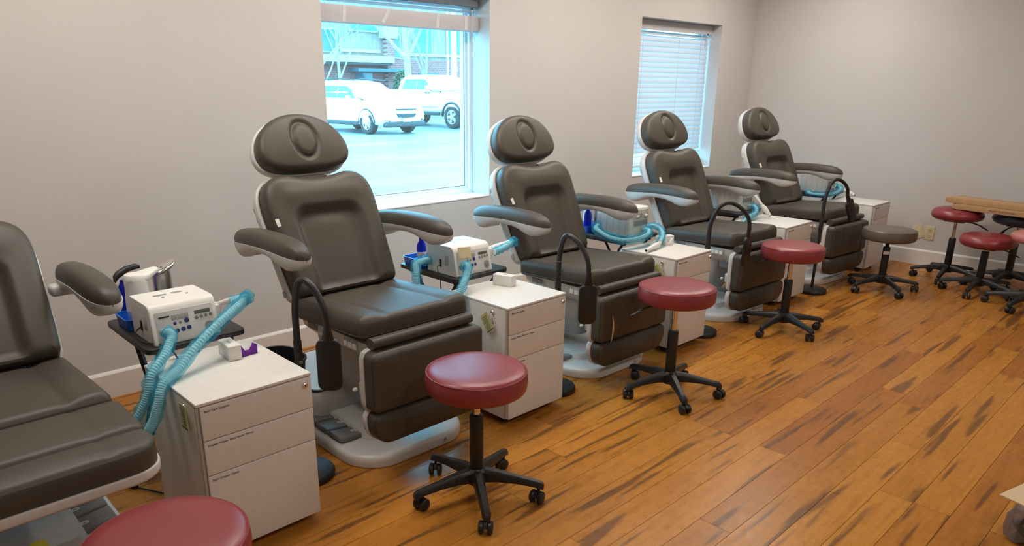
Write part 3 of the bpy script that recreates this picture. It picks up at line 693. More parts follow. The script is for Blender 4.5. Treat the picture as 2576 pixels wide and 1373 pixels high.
# ================================================================ gooseneck floor lamps
lampw_m = mat('lamp_diffuser', (.30,.29,.28), .4)
def make_lamp(label, loc, apex, headtop, head_rz, head_tilt, coil=False, roll=0):
    """loc on the floor; apex and head given relative to the pole foot"""
    t = thing('gooseneck_lamp', label, 'floor lamp', loc, 0, 'black gooseneck floor lamps')
    MB().lathe([(.11,0),(.112,.006),(.112,.022),(.106,.030),(.05,.034),(.012,.036)], 40).build('lamp_base', black_m, t)
    MB().lathe([(.011,.03),(.011,.50)], 16).build('lower_pole', blackm_m, t)
    c = MB().lathe([(.012,.485),(.0165,.49),(.0165,.60),(.012,.61)], 18).build('collar', black_m, t)
    MB().lathe([(.002,0),(.007,.001),(.007,.008),(.002,.009)], 10, T(0,-.014,.515) @ RX(PI/2)).build('clamp_screw', dgrey_m, c)
    hx, hy, hz = headtop; ax, ay, az = apex
    pts = [(0,0,.60),(0,0,.66),(ax*.06,ay*.06,.60+(az-.60)*.55),(ax*.42,ay*.42,.60+(az-.60)*.90),(ax,ay,az),(ax+(hx-ax)*.55,ay+(hy-ay)*.55,az-(az-hz)*.22),(ax+(hx-ax)*.92,ay+(hy-ay)*.92,az-(az-hz)*.62),(hx,hy,hz)]
    P = smooth_path(pts, 48)
    MB().tube(P, [.0138-.0015*i/48 for i in range(49)], 12).build('gooseneck', blackm_m, t)
    M = T(hx, hy, hz) @ RZ(head_rz) @ RX(head_tilt) @ RY(roll)
    o = [(x, z) for x, z in rrect(.092, .205, (.028,.028,.030,.030), 6, 0, -.155)]
    hd = MB().prism(o, -.011, .011, .006, .006, M @ FRONT.to_3x3().to_4x4())
    hd.loft([[(x*w_, yy*d2, z) for x, yy in rrect(2,2,.9,4)] for w_, d2, z in ((.0125,.0120,.01),(.014,.012,-.01),(.018,.0115,-.03),(.024,.011,-.052),(.026,.0105,-.062))], M)
    H = hd.build('lamp_head', black_m, t)
    MB().prism(rrect(.078,.165,.02,5,0,-.160), .011, .0122, .001, 0, M @ RZ(PI) @ FRONT.to_3x3().to_4x4()).build('light_panel', lampw_m, H)
    if coil:
        g = MB(); g.tube(smooth_path([(.024*math.cos(a*1.9), .024*math.sin(a*1.9), .60+.012*a+.01*math.sin(a)) for a in range(0, 10)], 60), .0018, 6)
        g.tube(smooth_path([(-.024,0,.62),(-.08,-.03,.58),(-.10,-.05,.52),(-.06,.01,.40)], 20), .0016, 6); g.tube(smooth_path([(.0,-.02,.60),(.02,.05,.50),(.10,.06,.36),(.115,.06,.33),(.07,.05,.38),(.02,.03,.46)], 30), .0016, 6)
        g.build('cord', black_m, t)
    return t
make_lamp('black gooseneck lamp beside the nearest cabinet, panel turned to the camera', (1.27,2.46,0), (-.01,-.12,.872), (.01,-.22,.715), rad(-38), rad(0))
make_lamp('black gooseneck lamp with its cord wound round the pole, right of the second cabinet', (2.705,2.36,0), (-.01,-.07,.855), (.01,-.19,.675), rad(-36), rad(0), True)
make_lamp('black gooseneck lamp seen nearly edge-on over the chair by the blinded window', (4.11,2.33,0), (.10,-.07,.865), (.19,-.17,.705), rad(4), rad(4), False, rad(-8))
make_lamp('black gooseneck lamp with a slanting head over the corner chair', (5.68,2.27,0), (.11,-.03,.885), (.25,-.07,.755), rad(-8), rad(0), False, rad(-34))

# waste bin between the nearest cabinet and the chair
b = thing('waste_bin', 'black open waste bin behind the nearest cabinet', 'bin', (1.285,2.70,0))
o1 = lambda s: [(x*s, y*s) for x, y in rrect(.22, .26, .09, 8)]
g = MB(); rings = [(.75,.0),(.75,.003),(.99,.45),(1.04,.455),(1.04,.462),(.97,.462),(.96,.45),(.73,.012),(.3,.010)]
g.loft([[(x, y, z) for x, y in o1(s)] for s, z in rings]); g.build('bin_body', black_m, b)

# ================================================================ tray tables
def make_table(label, x0, x1, y0, y1, z=.645):
    t = thing('tray_table', label, 'table', ((x0+x1)/2, (y0+y1)/2, 0), 0, 'black folding tray tables')
    a, b = (x1-x0)/2, (y1-y0)/2
    MB().prism(rrect(2*a, 2*b, .03, 5), z-.022, z, .004, .004).build('table_top', blackm_m, t)
    for sx in (-1, 1):
        xx = sx*(a-.055); MB().rbox(xx-.012, xx+.012, -b+.03, b-.03, z-.045, z-.022, .003).build('rail', blackm_m, t)
        for q in (-1, 1):
            x2 = xx+sx*(-.026 if q > 0 else 0)
            p0, p1 = Vector((x2, q*(b-.05), z-.04)), Vector((x2, -q*(b-.02), 0.012))
            MB().tube([p0, p1], .013, 4, None, .7).build('leg', blackm_m, t)
            MB().rbox(x2-.012, x2+.012, -q*(b-.02)-.018, -q*(b-.02)+.018, 0, .016, .004).build('foot', black_m, t)
    for q in (-1, 1): MB().tube([(-(a-.055), q*(b-.05), .12), (a-.055, q*(b-.05), .12)], .009, 8).build('stretcher', blackm_m, t)
    return t
TAB = [(.755,1.135,2.61,3.09), (2.235,2.615,2.63,3.10), (3.64,4.02,2.64,3.11), (5.10,5.47,2.66,3.12), (6.66,7.03,2.64,3.10)]
TL = ['black folding tray table behind the nearest cabinet', 'black folding tray table behind the cabinet by the open window', 'black folding tray table between the third and fourth chairs', 'black folding tray table beside the chair before the blinded window', 'black folding tray table in the far corner']
for l, q in zip(TL, TAB): make_table(l, *q)
ZT = .645

# ================================================================ drill units
def ribbed(P, r=.014, n=None):
    n = n or max(20, int(sum((Vector(a)-Vector(b)).length for a, b in zip(P, P[1:]))/.0042))
    S_ = smooth_path(P, n); return MB().tube(S_, [r*(1+(.10 if i % 2 else -.10)) for i in range(len(S_))], 10)
def sleeve(P, r=.021, n=40, seed=1):
    rd = random.Random(seed); S_ = smooth_path(P, n); ph = [rd.uniform(0, 6.28) for _ in range(6)]
    m = MB(); rings = []; up = Vector((0,0,1))
    for i, p in enumerate(S_):
        tt = (S_[min(i+1, n)]-S_[max(i-1, 0)]).normalized(); u = (up-tt*up.dot(tt)); u = u.normalized() if u.length > .05 else Vector((1,0,0)); sd = tt.cross(u)
        rings.append([tuple(p+(sd*math.cos(a)+u*math.sin(a))*r*(1+.16*math.sin(3*a+ph[0]+i*.7)+.13*math.sin(i*1.3+ph[1]+2*a)+.10*math.sin(5*a-i*1.9+ph[2]))) for a in [2*PI*k/16 for k in range(16)]])
    return m.loft(rings, None, False)
def add_hose(t, o, P, white=True, r=.0145, rs=.022, seed=1, tail=None):
    Q = [Vector(p)-Vector(o) for p in P]
    h = ribbed(Q, r).build('hose', hose_m, t); sleeve(Q, rs, 44, seed).build('film_sleeve', sleeve_m, h, sharp=80); return h
def knot(t, o, p, s=.03, seed=3):
    rd = random.Random(seed); n = 14; q = Vector(p)-Vector(o)
    g = MB(); g.loft([[tuple(q+Vector((s*k*(1+.3*math.sin(2*a+j*2.1+seed))*math.cos(a), s*k*(1+.3*math.sin(3*a+j+seed))*math.sin(a), s*(j/3-1)*1.1))) for a in [2*PI*i/n for i in range(n)]] for j, k in enumerate((.25,.85,1,.9,1.05,.6,.15))]); g.build('film_knot', sleeve_m, t, sharp=80)
def handpiece(t, o, a, b, r=.011):
    A, B = Vector(a)-Vector(o), Vector(b)-Vector(o); n = 12
    P = [A.lerp(B, i/n) for i in range(n+1)]; R_ = [r*k for k in (.8,.85,.95,1.15,1.2,1.2,1.15,1.1,1.0,.9,.8,.72,.6)]
    h = MB().tube(P, R_, 14).build('handpiece', white_m, t); MB().tube([B-(B-A).normalized()*.004, B+(B-A).normalized()*.003], r*.5, 10).build('collet', ink_m, h)
def drill_a(label, loc, w_=.245, d_=.235, h_=.150, note=False):
    t = thing('drill_unit', label, 'drill unit', loc, 0, 'white drill units with digital panels')
    a = w_/2
    # side profile (y, z): front leans back, rounded brow
    prof = [(0,.006),(.004,0),(d_-.004,0),(d_,.005),(d_,h_-.008),(d_-.008,h_),(.060,h_),(.046,h_-.002),(.034,h_-.010),(.026,h_-.022)]
    MB().loft([[(x, y, z) for y, z in (prof if k else [(d_/2+(y-d_/2)*.975, h_/2+(z-h_/2)*.975) for y, z in prof])] for x, k in ((-a,0),(-a+.004,1),(a-.004,1),(a,0))]).build('housing', white_m, t, sharp=30)
    ang = math.atan2(.026, h_-.028); M = Matrix(((1,0,0,0),(0,math.sin(ang),-math.cos(ang),0),(0,math.cos(ang),math.sin(ang),.006),(0,0,0,1)))
    ph = (h_-.028)/math.cos(ang)
    pn = MB().prism(rrect(w_-.030, ph-.010, .006, 3, 0, ph/2), .0, .0022, .001, 0, M).build('front_panel', panel_m, t)
    for (u, v, ww, hh, mm, nm) in ((-.018,.090,.062,.018,ledd_m,'digital_display'),(.066,.094,.060,.014,lcd_m,'text_display'),(-.075,.098,.040,.006,ink_m,'name_strip')):
        MB().prism(rrect(ww,hh,.002,2,u,v), .0022, .0034, .0004, 0, M).build(nm, mm, pn)
    g = MB()
    for q in range(5):
        for s_ in ((0,.0045,.006,.0012),(0,-.0045,.006,.0012),(0,0,.006,.0012),(-.0036,.0023,.0012,.004),(.0036,.0023,.0012,.004),(.0036,-.0023,.0012,.004)): g.prism(rrect(s_[2],s_[3],.0003,1,-.018-.024+q*.012+s_[0],.090+s_[1]), .0035, .0037, 0, 0, M)
    g.build('digits', shell_m, pn)
    for (u, v, r, mm) in ((-.040,.068,.0052,navy_m),(-.020,.068,.0046,dgrey_m),(.004,.072,.0085,navy_m),(-.036,.040,.0075,navy_m),(-.014,.042,.0080,navy_m),(.008,.044,.0075,navy_m),(.042,.074,.0060,dgrey_m),(.060,.075,.0055,dgrey_m),(.078,.076,.0055,dgrey_m),(.096,.077,.0055,dgrey_m),(.084,.030,.0075,dgrey_m)):
        MB().lathe([(.0001,.0022),(r+.001,.0022),(r+.001,.0029),(r,.003),(r,.0042),(r*.7,.0050),(.0001,.0050)], 18, M @ T(u, v, 0)).build('button', mm, pn)
    MB().prism(rrect(.036,.040,.015,5,.085,.032), .0022, .0027, 0, 0, M).build('button_field', ledd_m, pn)
    MB().lathe([(.001,0),(.014,0),(.015,.006),(.012,.018),(.001,.018)], 18, M @ T(-.088,.045,.002)).build('hose_port', edge_m, pn)
    for q, x in enumerate((-.035, .055)): MB().lathe([(.001,0),(.006,0),(.006,.0012),(.001,.0012)], 12, T(x,.12,h_)).build('top_mark', dgrey_m, t)
    MB().box(-.06,-.01,.145,.165,h_,h_+.0005).build('top_print', ledd_m, t); MB().box(.01,.05,.15,.17,h_,h_+.0005).build('top_print', ledd_m, t)
    MB().rbox(-a-.004,-a+.001,.120,.135,.035,.075,.002).build('power_inlet', black_m, t)
    MB().rbox(-a-.0025,-a+.001,.065,.090,.050,.100,.004).build('side_grip', edge_m, t)
    MB().rbox(a-.002,a+.022,.02,.07,.06,.11,.006).build('handpiece_cradle', white_m, t)
    if note:
        n_ = MB().prism(rrect(.085,.055,.001,1,-.062,.108), .004, .0046, 0, 0, M @ RZ(rad(-4)) @ T(0,0,.001)).build('paper_note', paper_m, t)
    return t
def drill_b(label, loc, w_=.205, d_=.27, h_=.185):
    t = thing('drill_unit', label, 'drill unit', loc, 0, 'white ribbed drill units with two knobs')
    a = w_/2
    MB().prism(rrect(w_, d_, .014, 4, 0, d_/2), 0, h_, .018, .004).build('housing', white_m, t)
    for k in range(5):
        for sx in (-1, 1): MB().box(sx*a-.0006, sx*a+.0006, .03+k*.050, .032+k*.050, .01, h_-.025).build('side_groove', edge_m, t)
    M = FRONT.to_3x3().to_4x4()
    pn = MB().prism(rrect(w_*.72, .098, .010, 4, .012, h_-.070), 0, .003, .001, 0, M).build('front_panel', shell_m, t)
    MB().tube([M @ Vector((x, y, .003)) for x, y in rrect(w_*.72, .098, .010, 4, .012, h_-.070)], .0016, 6, None, 1, True).build('panel_rim', edge_m, pn)
    for u in (-.030, .056):
        k = MB().lathe([(.001,.003),(.014,.003),(.014,.008),(.011,.020),(.009,.022),(.001,.022)], 18, M @ T(u, h_-.062, 0)).build('knob', edge_m, pn)
    MB().prism(rrect(.024,.026,.003,2,.014,h_-.055), .003, .0045, .0005, 0, M).build('switch', grey_m, pn)
    MB().prism(rrect(w_*.66,.030,.004,2,.012,h_-.102), .003, .0040, .0005, 0, M).build('read_out', ledd_m, pn)
    MB().box(-a+.002, a-.002, -.0008, .0008, .058, .060).build('seam', edge_m, t)
    MB().lathe([(.001,0),(.011,0),(.012,.004),(.008,.022),(.001,.022)], 16, M @ T(.030,.036,0)).build('hose_port', shell_m, t)
    return t
o = (.915,2.625,ZT); t = drill_a('white drill unit with displays and buttons on the nearest tray table', o)
add_hose(t, o, [(.835,2.612,.696),(.833,2.58,.705),(.826,2.55,.695),(.778,2.50,.655),(.716,2.46,.612),(.690,2.44,.555),(.662,2.44,.50),(.62,2.47,.43),(.585,2.53,.36)], seed=2)
add_hose(t, o, [(1.085,2.60,.765),(1.12,2.56,.785),(1.10,2.545,.775),(1.0,2.50,.738),(.882,2.44,.690),(.785,2.39,.634),(.712,2.345,.612),(.680,2.325,.55),(.655,2.33,.49),(.625,2.36,.43),(.59,2.42,.36)], rs=.023, seed=5)
knot(t, o, (1.128,2.555,.792), .026, 2)
handpiece(t, o, (1.125,2.56,.790), (1.050,2.665,.752), .011)
MB().tube(smooth_path([(-.126,.128,.05),(-.15,.125,.03),(-.145,.07,.008),(-.10,-.01,.008),(-.07,-.04,-.03),(-.05,-.06,-.12)], 24), .003, 8).build('power_cord', black_m, t)
o = (2.385,2.645,ZT); t = drill_a('white drill unit with displays and a taped paper note, by the open window', o, note=True)
add_hose(t, o, [(2.297,2.63,.692),(2.285,2.60,.715),(2.262,2.56,.712),(2.222,2.53,.680),(2.165,2.50,.640),(2.120,2.49,.56),(2.105,2.49,.40)], seed=7)
add_hose(t, o, [(2.255,2.86,.70),(2.20,2.83,.712),(2.11,2.78,.716),(2.075,2.73,.690),(2.062,2.71,.62),(2.065,2.70,.5)], rs=.024, seed=8)
h = ribbed([Vector(p)-Vector(o) for p in ((2.515,2.70,.742),(2.60,2.70,.752),(2.690,2.69,.762))], .013).build('hose', mat('white_hose', (.78,.77,.73), .5), t)
add_hose(t, o, [(2.700,2.69,.762),(2.64,2.675,.748),(2.57,2.665,.738),(2.53,2.66,.735)], rs=.019, seed=9); knot(t, o, (2.705,2.69,.762), .027, 5)
MB().tube(smooth_path([(-.126,.128,.05),(-.15,.12,.035),(-.165,.08,-.02),(-.185,.05,-.12)], 16), .003, 8).build('power_cord', black_m, t)
o = (3.835,2.675,ZT); t = drill_b('white ribbed drill unit with two grey knobs beside the third chair', o)
add_hose(t, o, [(3.70,2.90,.70),(3.60,2.84,.702),(3.53,2.75,.700),(3.52,2.67,.680),(3.58,2.60,.662),(3.69,2.575,.662),(3.80,2.58,.672),(3.865,2.62,.684),(3.865,2.655,.684)], r=.012, rs=.027, seed=11)
add_hose(t, o, [(3.905,2.66,.700),(3.93,2.62,.706),(3.915,2.56,.690),(3.86,2.51,.660),(3.80,2.485,.640)], r=.010, rs=.020, seed=12)
handpiece(t, o, (3.80,2.485,.630), (3.605,2.45,.617), .014)
o = (5.275,2.70,ZT); t = drill_b('white drill unit with two knobs beside the chair before the blinded window', o)
add_hose(t, o, [(5.305,2.68,.681),(5.315,2.655,.682),(5.275,2.61,.668),(5.20,2.58,.645),(5.11,2.57,.640),(5.02,2.58,.60)], r=.011, rs=.023, seed=13)
h = MB().tube([Vector(p)-Vector(o) for p in ((5.345,2.69,.775),(5.345,2.65,.738),(5.33,2.60,.695))], .012, 12).build('hose', white_m, t)
handpiece(t, o, (5.33,2.60,.695), (5.335,2.525,.620), .017)
MB().rbox(.06,.10,-.02,-.017,.045,.075,.001).build('yellow_note', yellow_m, t)
o = (6.835,2.70,ZT); t = drill_b('white ribbed drill unit in the far corner', o)
add_hose(t, o, [(6.60,2.80,.66),(6.53,2.74,.655),(6.55,2.66,.652),(6.66,2.615,.652),(6.80,2.61,.660),(6.905,2.63,.676),(6.935,2.68,.690),(6.90,2.69,.690)], r=.011, rs=.026, seed=14)
handpiece(t, o, (7.02,2.64,.652), (6.985,2.53,.620), .016)

# ================================================================ bottles and dispensers on the tray tables
def caddy(label, x, y, w_, d_, rz=0):
    t = thing('blue_tray', label, 'tray', (x, y, ZT), rz, 'blue trays on the tray tables')
    o = rrect(w_, d_, .02, 4); g = MB()
    g.loft([[(px*s, py*s, z) for px, py in o] for s, z in ((.9,0),(.92,.002),(1,.045),(1.02,.047),(.96,.047),(.87,.006),(.3,.005))]); g.build('tray_body', blue_m, t)
def soap_dispenser(label, x, y, rz, z0=.006, h_=.195, k=1.0):
    t = thing('soap_dispenser', label, 'dispenser', (x, y, ZT+z0), rz, 'white pump dispensers'); t.scale = (k, k, 1)
    MB().lathe([(.001,0),(.036,0),(.038,.004),(.037,.055),(.036,.058),(.001,.058)], 28).build('reservoir', clear_m, t)
    MB().lathe([(.001,.004),(.030,.004),(.031,.02),(.001,.02)], 20).build('soap', mat('blue_soap', (.10,.16,.55), .2), t)
    MB().lathe([(.001,.058),(.037,.058),(.036,.10),(.033,.15),(.034,h_-.03),(.034,h_-.012),(.030,h_-.004),(.001,h_)], 28).build('pump_body', white_m, t)
    g = MB(); g.loft([[(x_, yy*w2, z+zz*h2) for yy, zz in rrect(2,2,.8,4)] for x_, w2, z, h2 in ((-.033,.012,h_-.024,.012),(-.024,.026,h_-.024,.016),(.0,.033,h_-.022,.020),(.028,.030,h_-.018,.020),(.050,.022,h_-.010,.016),(.066,.016,h_-.005,.013),(.074,.010,h_-.004,.010))]); g.build('spout', white_m, t)
def steel_dispenser(label, x, y, rz, h_=.21):
    t = thing('steel_dispenser', label, 'dispenser', (x, y, ZT), rz, 'steel automatic dispensers')
    MB().lathe([(.001,0),(.036,0),(.037,.003),(.037,h_-.03),(.034,h_-.012),(.001,h_-.010)], 32).build('steel_body', steel_m, t)
    g = MB(); g.loft([[(x_, yy*w2, z+zz*h2) for yy, zz in rrect(2,2,.8,5)] for x_, w2, z, h2 in ((-.036,.026,h_-.020,.010),(-.01,.036,h_-.014,.013),(.025,.034,h_-.006,.013),(.048,.028,h_+.003,.011),(.062,.022,h_+.009,.008))]); H = g.build('head', chrome_m, t)
    k = MB()
    for yy in (-.010,.010): k.lathe([(.001,0),(.007,0),(.007,.002),(.001,.002)], 12, T(-.004,yy,h_-.002))
    k.build('push_button', black_m, H)
caddy('blue tray on the nearest tray table', .848, 2.945, .15, .15)
soap_dispenser('white pump dispenser standing in the nearest blue tray', .850, 2.945, rad(14), .007, .205, 1.28)
steel_dispenser('stainless steel dispenser behind the nearest drill unit', .975, 3.02, rad(25), .205)
t = thing('trigger_bottle', 'bottle with a black trigger top behind the nearest white dispenser', 'bottle', (.835,3.055,ZT), rad(15))
MB().lathe([(.001,0),(.024,0),(.025,.004),(.025,.13),(.014,.155),(.012,.165),(.001,.165)], 24).build('bottle', cobalt_m, t)
MB().loft([[(x_, yy*w2, z+zz*h2) for yy, zz in rrect(2,2,.7,3)] for x_, w2, z, h2 in ((-.035,.009,.175,.016),(-.02,.013,.190,.014),(.02,.014,.206,.012),(.06,.012,.210,.011),(.075,.010,.206,.008))]).build('trigger_top', black_m, t)
caddy('blue tray on the tray table by the open window', 2.315, 2.985, .155, .17)
t = thing('cobalt_bottle', 'cobalt blue bottle with a white printed band in the second blue tray', 'bottle', (2.275,2.945,ZT+.007))
MB().lathe([(.001,0),(.023,0),(.025,.004),(.025,.10),(.022,.118),(.012,.135),(.012,.15),(.001,.15)], 24).build('bottle', cobalt_m, t)
MB().lathe([(.0252,.055),(.0256,.056),(.0256,.078),(.0252,.079)], 24).build('label_band', white_m, t)
MB().lathe([(.001,.15),(.013,.15),(.013,.168),(.001,.17)], 16).build('cap', black_m, t)
soap_dispenser('white pump dispenser beside the cobalt bottle', 2.345, 2.985, rad(40), .007, .185)
steel_dispenser('slim steel dispenser behind the noted drill unit', 2.44, 3.02, rad(20), .16)
caddy('blue tray on the tray table beside the third chair', 3.705, 3.01, .13, .15)
t = thing('cobalt_bottle', 'cobalt blue bottle half hidden behind the third chair', 'bottle', (3.69,2.98,ZT+.007))
MB().lathe([(.001,0),(.023,0),(.025,.004),(.025,.10),(.022,.118),(.012,.135),(.012,.15),(.001,.15)], 24).build('bottle', cobalt_m, t)
soap_dispenser('white pump dispenser under the right arm of the third chair', 3.748, 3.02, rad(30), .007, .19)
steel_dispenser('steel dispenser whose spout rises above the arm of the third chair', 3.85, 3.045, rad(10), .205)

# loose cable on the floor
g = MB(); g.tube(smooth_path([(.705,2.83,.008),(.735,2.78,.006),(.79,2.70,.005),(.86,2.72,.005),(.95,2.80,.005)], 24), .0035, 8)
g.tube([(.680,2.875,.010),(.705,2.83,.009)], [.009,.008], 8)
tag(g.build('power_cable', black_m), 'black cable with a plug lying on the floor left of the nearest cabinet', 'cable')
# ================================================================ outside the window
GZ = .05
asph = mat('wet_asphalt', (.245,.26,.27), .35, var=.45, scale=.55, stretch=(.5,1,1))
g = MB(); g.box(-40, 90, 4.3, 120, GZ-.2, GZ); o = g.build('ground', asph); o['kind'] = 'structure'
carw_m = mat('white_car_paint', (.86,.86,.86), .25, coat=.5)
carg_m = mat('car_glass', (.06,.10,.11), .06)
tyre_m = mat('tyre_rubber', (.02,.02,.02), .8)
cblk_m = mat('car_black_trim', (.03,.03,.03), .6)
rim_m = mat('alloy_rim', (.65,.65,.66), .3, .6)
def wheel(t, x, y, r, wd, side):
    M = T(x, y, r) @ RY(PI/2*side)
    w_ = MB().lathe([(.6*r,-wd/2),(.93*r,-wd/2),(r,-wd/2+.03),(r,wd/2-.03),(.93*r,wd/2),(.62*r,wd/2),(.60*r,wd/2-.06),(.60*r,-wd/2+.06)], 36, M, True).build('wheel', tyre_m, t)
    MB().lathe([(.001,.0),(.62*r,.0),(.62*r,wd/2-.055),(.001,wd/2-.055)], 30, M).build('rim_well', cblk_m, w_)
    g = MB()
    for k in range(5): g.box(-.045, .045, .02, .60*r, wd/2-.05, wd/2-.005, M @ RZ(2*PI*k/5))
    g.lathe([(.001,wd/2-.05),(.10,wd/2-.05),(.09,wd/2+.0),(.001,wd/2+.005)], 20, M); g.lathe([(.55*r,wd/2-.06),(.62*r,wd/2-.05),(.62*r,wd/2-.01),(.56*r,wd/2-.012)], 30, M, True)
    g.build('rim', rim_m, w_)
def body_loft(stations, parent, name, m):
    """stations along the car: (y, half width low, half width high, z bottom, z belt, z top, half width top)"""
    R = []
    for y, wl, wb, z0, zb, zt, wt in stations:
        R.append([(-wl*.9, y, z0), (-wl, y, z0+.10), (-wb, y, (z0+zb)/2), (-wb, y, zb), (-wt-.04, y, zt-.06), (-wt+.06, y, zt), (wt-.06, y, zt), (wt+.04, y, zt-.06), (wb, y, zb), (wb, y, (z0+zb)/2), (wl, y, z0+.10), (wl*.9, y, z0)])
    return MB().loft(R).build(name, m, parent, sharp=30)
# sport utility vehicle, nose towards the room
t = thing('white_suv', 'white sport utility vehicle parked outside the open window, nose towards the glass', 'car', (14.55,20.45,GZ), rad(2))
body_loft([(-.93,.62,.70,.42,.55,.72,.55),(-.86,.80,.84,.34,.62,.86,.68),(-.70,.88,.90,.30,.80,.97,.76),(-.2,.91,.92,.30,.92,1.05,.80),(.30,.91,.93,.30,.98,1.10,.82),(1.6,.91,.93,.30,1.02,1.14,.84),(3.0,.91,.93,.30,1.04,1.16,.84),(3.55,.88,.91,.32,1.04,1.15,.82),(3.78,.80,.85,.40,1.0,1.10,.76)], t, 'body', carw_m)
body_loft([(.25,.80,.80,1.0,1.08,1.10,.78),(.75,.80,.80,1.0,1.20,1.42,.68),(1.15,.80,.80,1.0,1.30,1.62,.64),(1.9,.80,.80,1.0,1.30,1.70,.64),(3.0,.80,.80,1.0,1.30,1.68,.64),(3.45,.80,.80,1.0,1.25,1.58,.64),(3.68,.78,.78,1.0,1.10,1.22,.70)], t, 'cabin', carw_m)
def side_glass(t, pts, x, nm='side_window'):
    MB().loft([[(xx, y, z) for y, z in pts] for xx in (x-.012, x+.012)], T(0,0,0)).build(nm, carg_m, t)
for sx in (-1, 1):
    g = MB()
    for pts in ([(.72,1.14),(1.05,1.42),(1.25,1.50),(1.72,1.52),(1.74,1.14)], [(1.80,1.14),(1.80,1.52),(2.62,1.52),(2.70,1.16)], [(2.78,1.18),(2.72,1.52),(3.10,1.50),(3.28,1.24)]):
        MB().loft([[(sx*(.818-max(0,z-1.27)*.34)+e, y, z) for y, z in pts] for e in (-.014,.014)]).build('side_window', carg_m, t)
    MB().rbox(sx*.98-.09, sx*.98+.09, .82, .94, 1.06, 1.22, .04).build('mirror', carw_m, t)
    MB().rbox(sx*.935-.02, sx*.935+.02, 0.45, 2.35, .27, .40, .02).build('sill', cblk_m, t)
    MB().loft([[(sx*.60+q*.12, -.93+.02+abs(q)*.0, .47+dz) for q, dz in ((-.7,-.06),(.8,-.04),(1.0,.06),(-.4,.05))], [(sx*.60+q*.12, -.80, .47+dz) for q, dz in ((-.7,-.06),(.8,-.04),(1.0,.06),(-.4,.05))]]).build('fog_lamp', cblk_m, t)
    for y in (.0, 2.86):
        wheel(t, sx*.80, y, .37, .24, sx)
        MB().tube([(sx*.90, y+.43*math.cos(a), .37+.43*math.sin(a)) for a in [PI*i/14 for i in range(15)]], .035, 6).build('wheel_arch', cblk_m, t)
MB().loft([[(x, y+.0, z) for x, y, z in ((-.66,.42,1.12),(.66,.42,1.12),(.58,1.08,1.56),(-.58,1.08,1.56))], [(x, y-.04, z+.03) for x, y, z in ((-.66,.42,1.12),(.66,.42,1.12),(.58,1.08,1.56),(-.58,1.08,1.56))]]).build('windscreen', mat('pale_glass', (.5,.55,.56), .08), t)
MB().rbox(-.42, .42, -.99, -.93, .78, .815, .012).build('upper_grille', cblk_m, t)
MB().loft([[(x*.40, y, .60+z) for x, z in ((-1,.06),(-.8,-.05),(0,-.07),(.8,-.05),(1,.06))] for y in (-.985,-.90)]).build('lower_grille', cblk_m, t)
MB().rbox(-.80, .80, -.975, -.70, .24, .42, .05).build('front_skirt', cblk_m, t)
MB().rbox(-.17, .17, -1.0, -.975, .40, .53, .008).build('number_plate', mat('plate_white', (.7,.75,.78), .4), t)
for x in (-.66, .66): MB().tube([(x, .95, 1.69), (x, 2.0, 1.76), (x, 3.2, 1.71)], .02, 6).build('roof_rail', cblk_m, t)
# pickup truck
t = thing('white_pickup', 'white pickup truck parked outside behind the white car', 'pickup truck', (18.9,21.2,GZ))
t.rotation_euler = (0,0,rad(4))
body_loft([(-1.02,.80,.86,.60,.85,1.12,.74),(-.90,.95,.98,.55,.95,1.24,.84),(-.2,1.0,1.02,.55,1.0,1.30,.88),(.85,1.0,1.02,.52,1.05,1.32,.90),(2.9,1.0,1.02,.52,1.10,1.34,.94),(3.0,1.0,1.02,.52,1.10,1.38,.97),(4.75,1.0,1.02,.55,1.10,1.38,.97)], t, 'body', carw_m)
body_loft([(.70,.92,.92,1.25,1.32,1.34,.88),(1.25,.92,.92,1.25,1.5,1.78,.78),(1.6,.92,.92,1.25,1.5,1.93,.76),(2.8,.92,.92,1.25,1.5,1.92,.76),(3.05,.92,.92,1.25,1.45,1.78,.78),(3.14,.92,.92,1.25,1.35,1.40,.86)], t, 'cab', carw_m)
for sx in (-1, 1):
    for pts in ([(1.20,1.40),(1.45,1.66),(1.62,1.76),(1.98,1.77),(2.0,1.40)], [(2.03,1.40),(2.03,1.77),(2.72,1.76),(2.86,1.42)]):
        MB().loft([[(sx*(.935-max(0,z-1.47)*.31)+e, y, z) for y, z in pts] for e in (-.015,.015)]).build('side_window', mat('cyan_car_glass', (.10,.34,.36), .08), t)
    m_ = MB().rbox(sx*1.12-.11, sx*1.12+.11, 1.12, 1.24, 1.28, 1.54, .05).build('mirror', carw_m, t); MB().rbox(sx*1.10-.10, sx*1.10+.10, 1.16, 1.27, 1.24, 1.30, .02).build('mirror_foot', cblk_m, m_)
    MB().rbox(sx*1.03-.05, sx*1.03+.05, .62, 3.0, .46, .58, .02).build('step_bar', cblk_m, t)
    MB().rbox(sx*1.02-.012, sx*1.02+.012, .72, 2.9, .74, .80, .008).build('door_strip', mat('strip_grey', (.5,.55,.56), .4), t)
    for y in (.0, 3.72):
        wheel(t, sx*.88, y, .42, .28, sx)
        MB().tube([(sx*1.0, y+.50*math.cos(a), .43+.50*math.sin(a)) for a in [PI*i/14 for i in range(15)]], .05, 6).build('wheel_arch', cblk_m, t)
MB().loft([[(x, y, z) for x, y, z in ((-.80,.80,1.36),(.80,.80,1.36),(.72,1.40,1.82),(-.72,1.40,1.82))], [(x, y-.04, z+.03) for x, y, z in ((-.80,.80,1.36),(.80,.80,1.36),(.72,1.40,1.82),(-.72,1.40,1.82))]]).build('windscreen', MATS['pale_glass'], t)
MB().rbox(-.70, .70, -1.06, -.95, .78, 1.10, .02).build('grille', cblk_m, t)

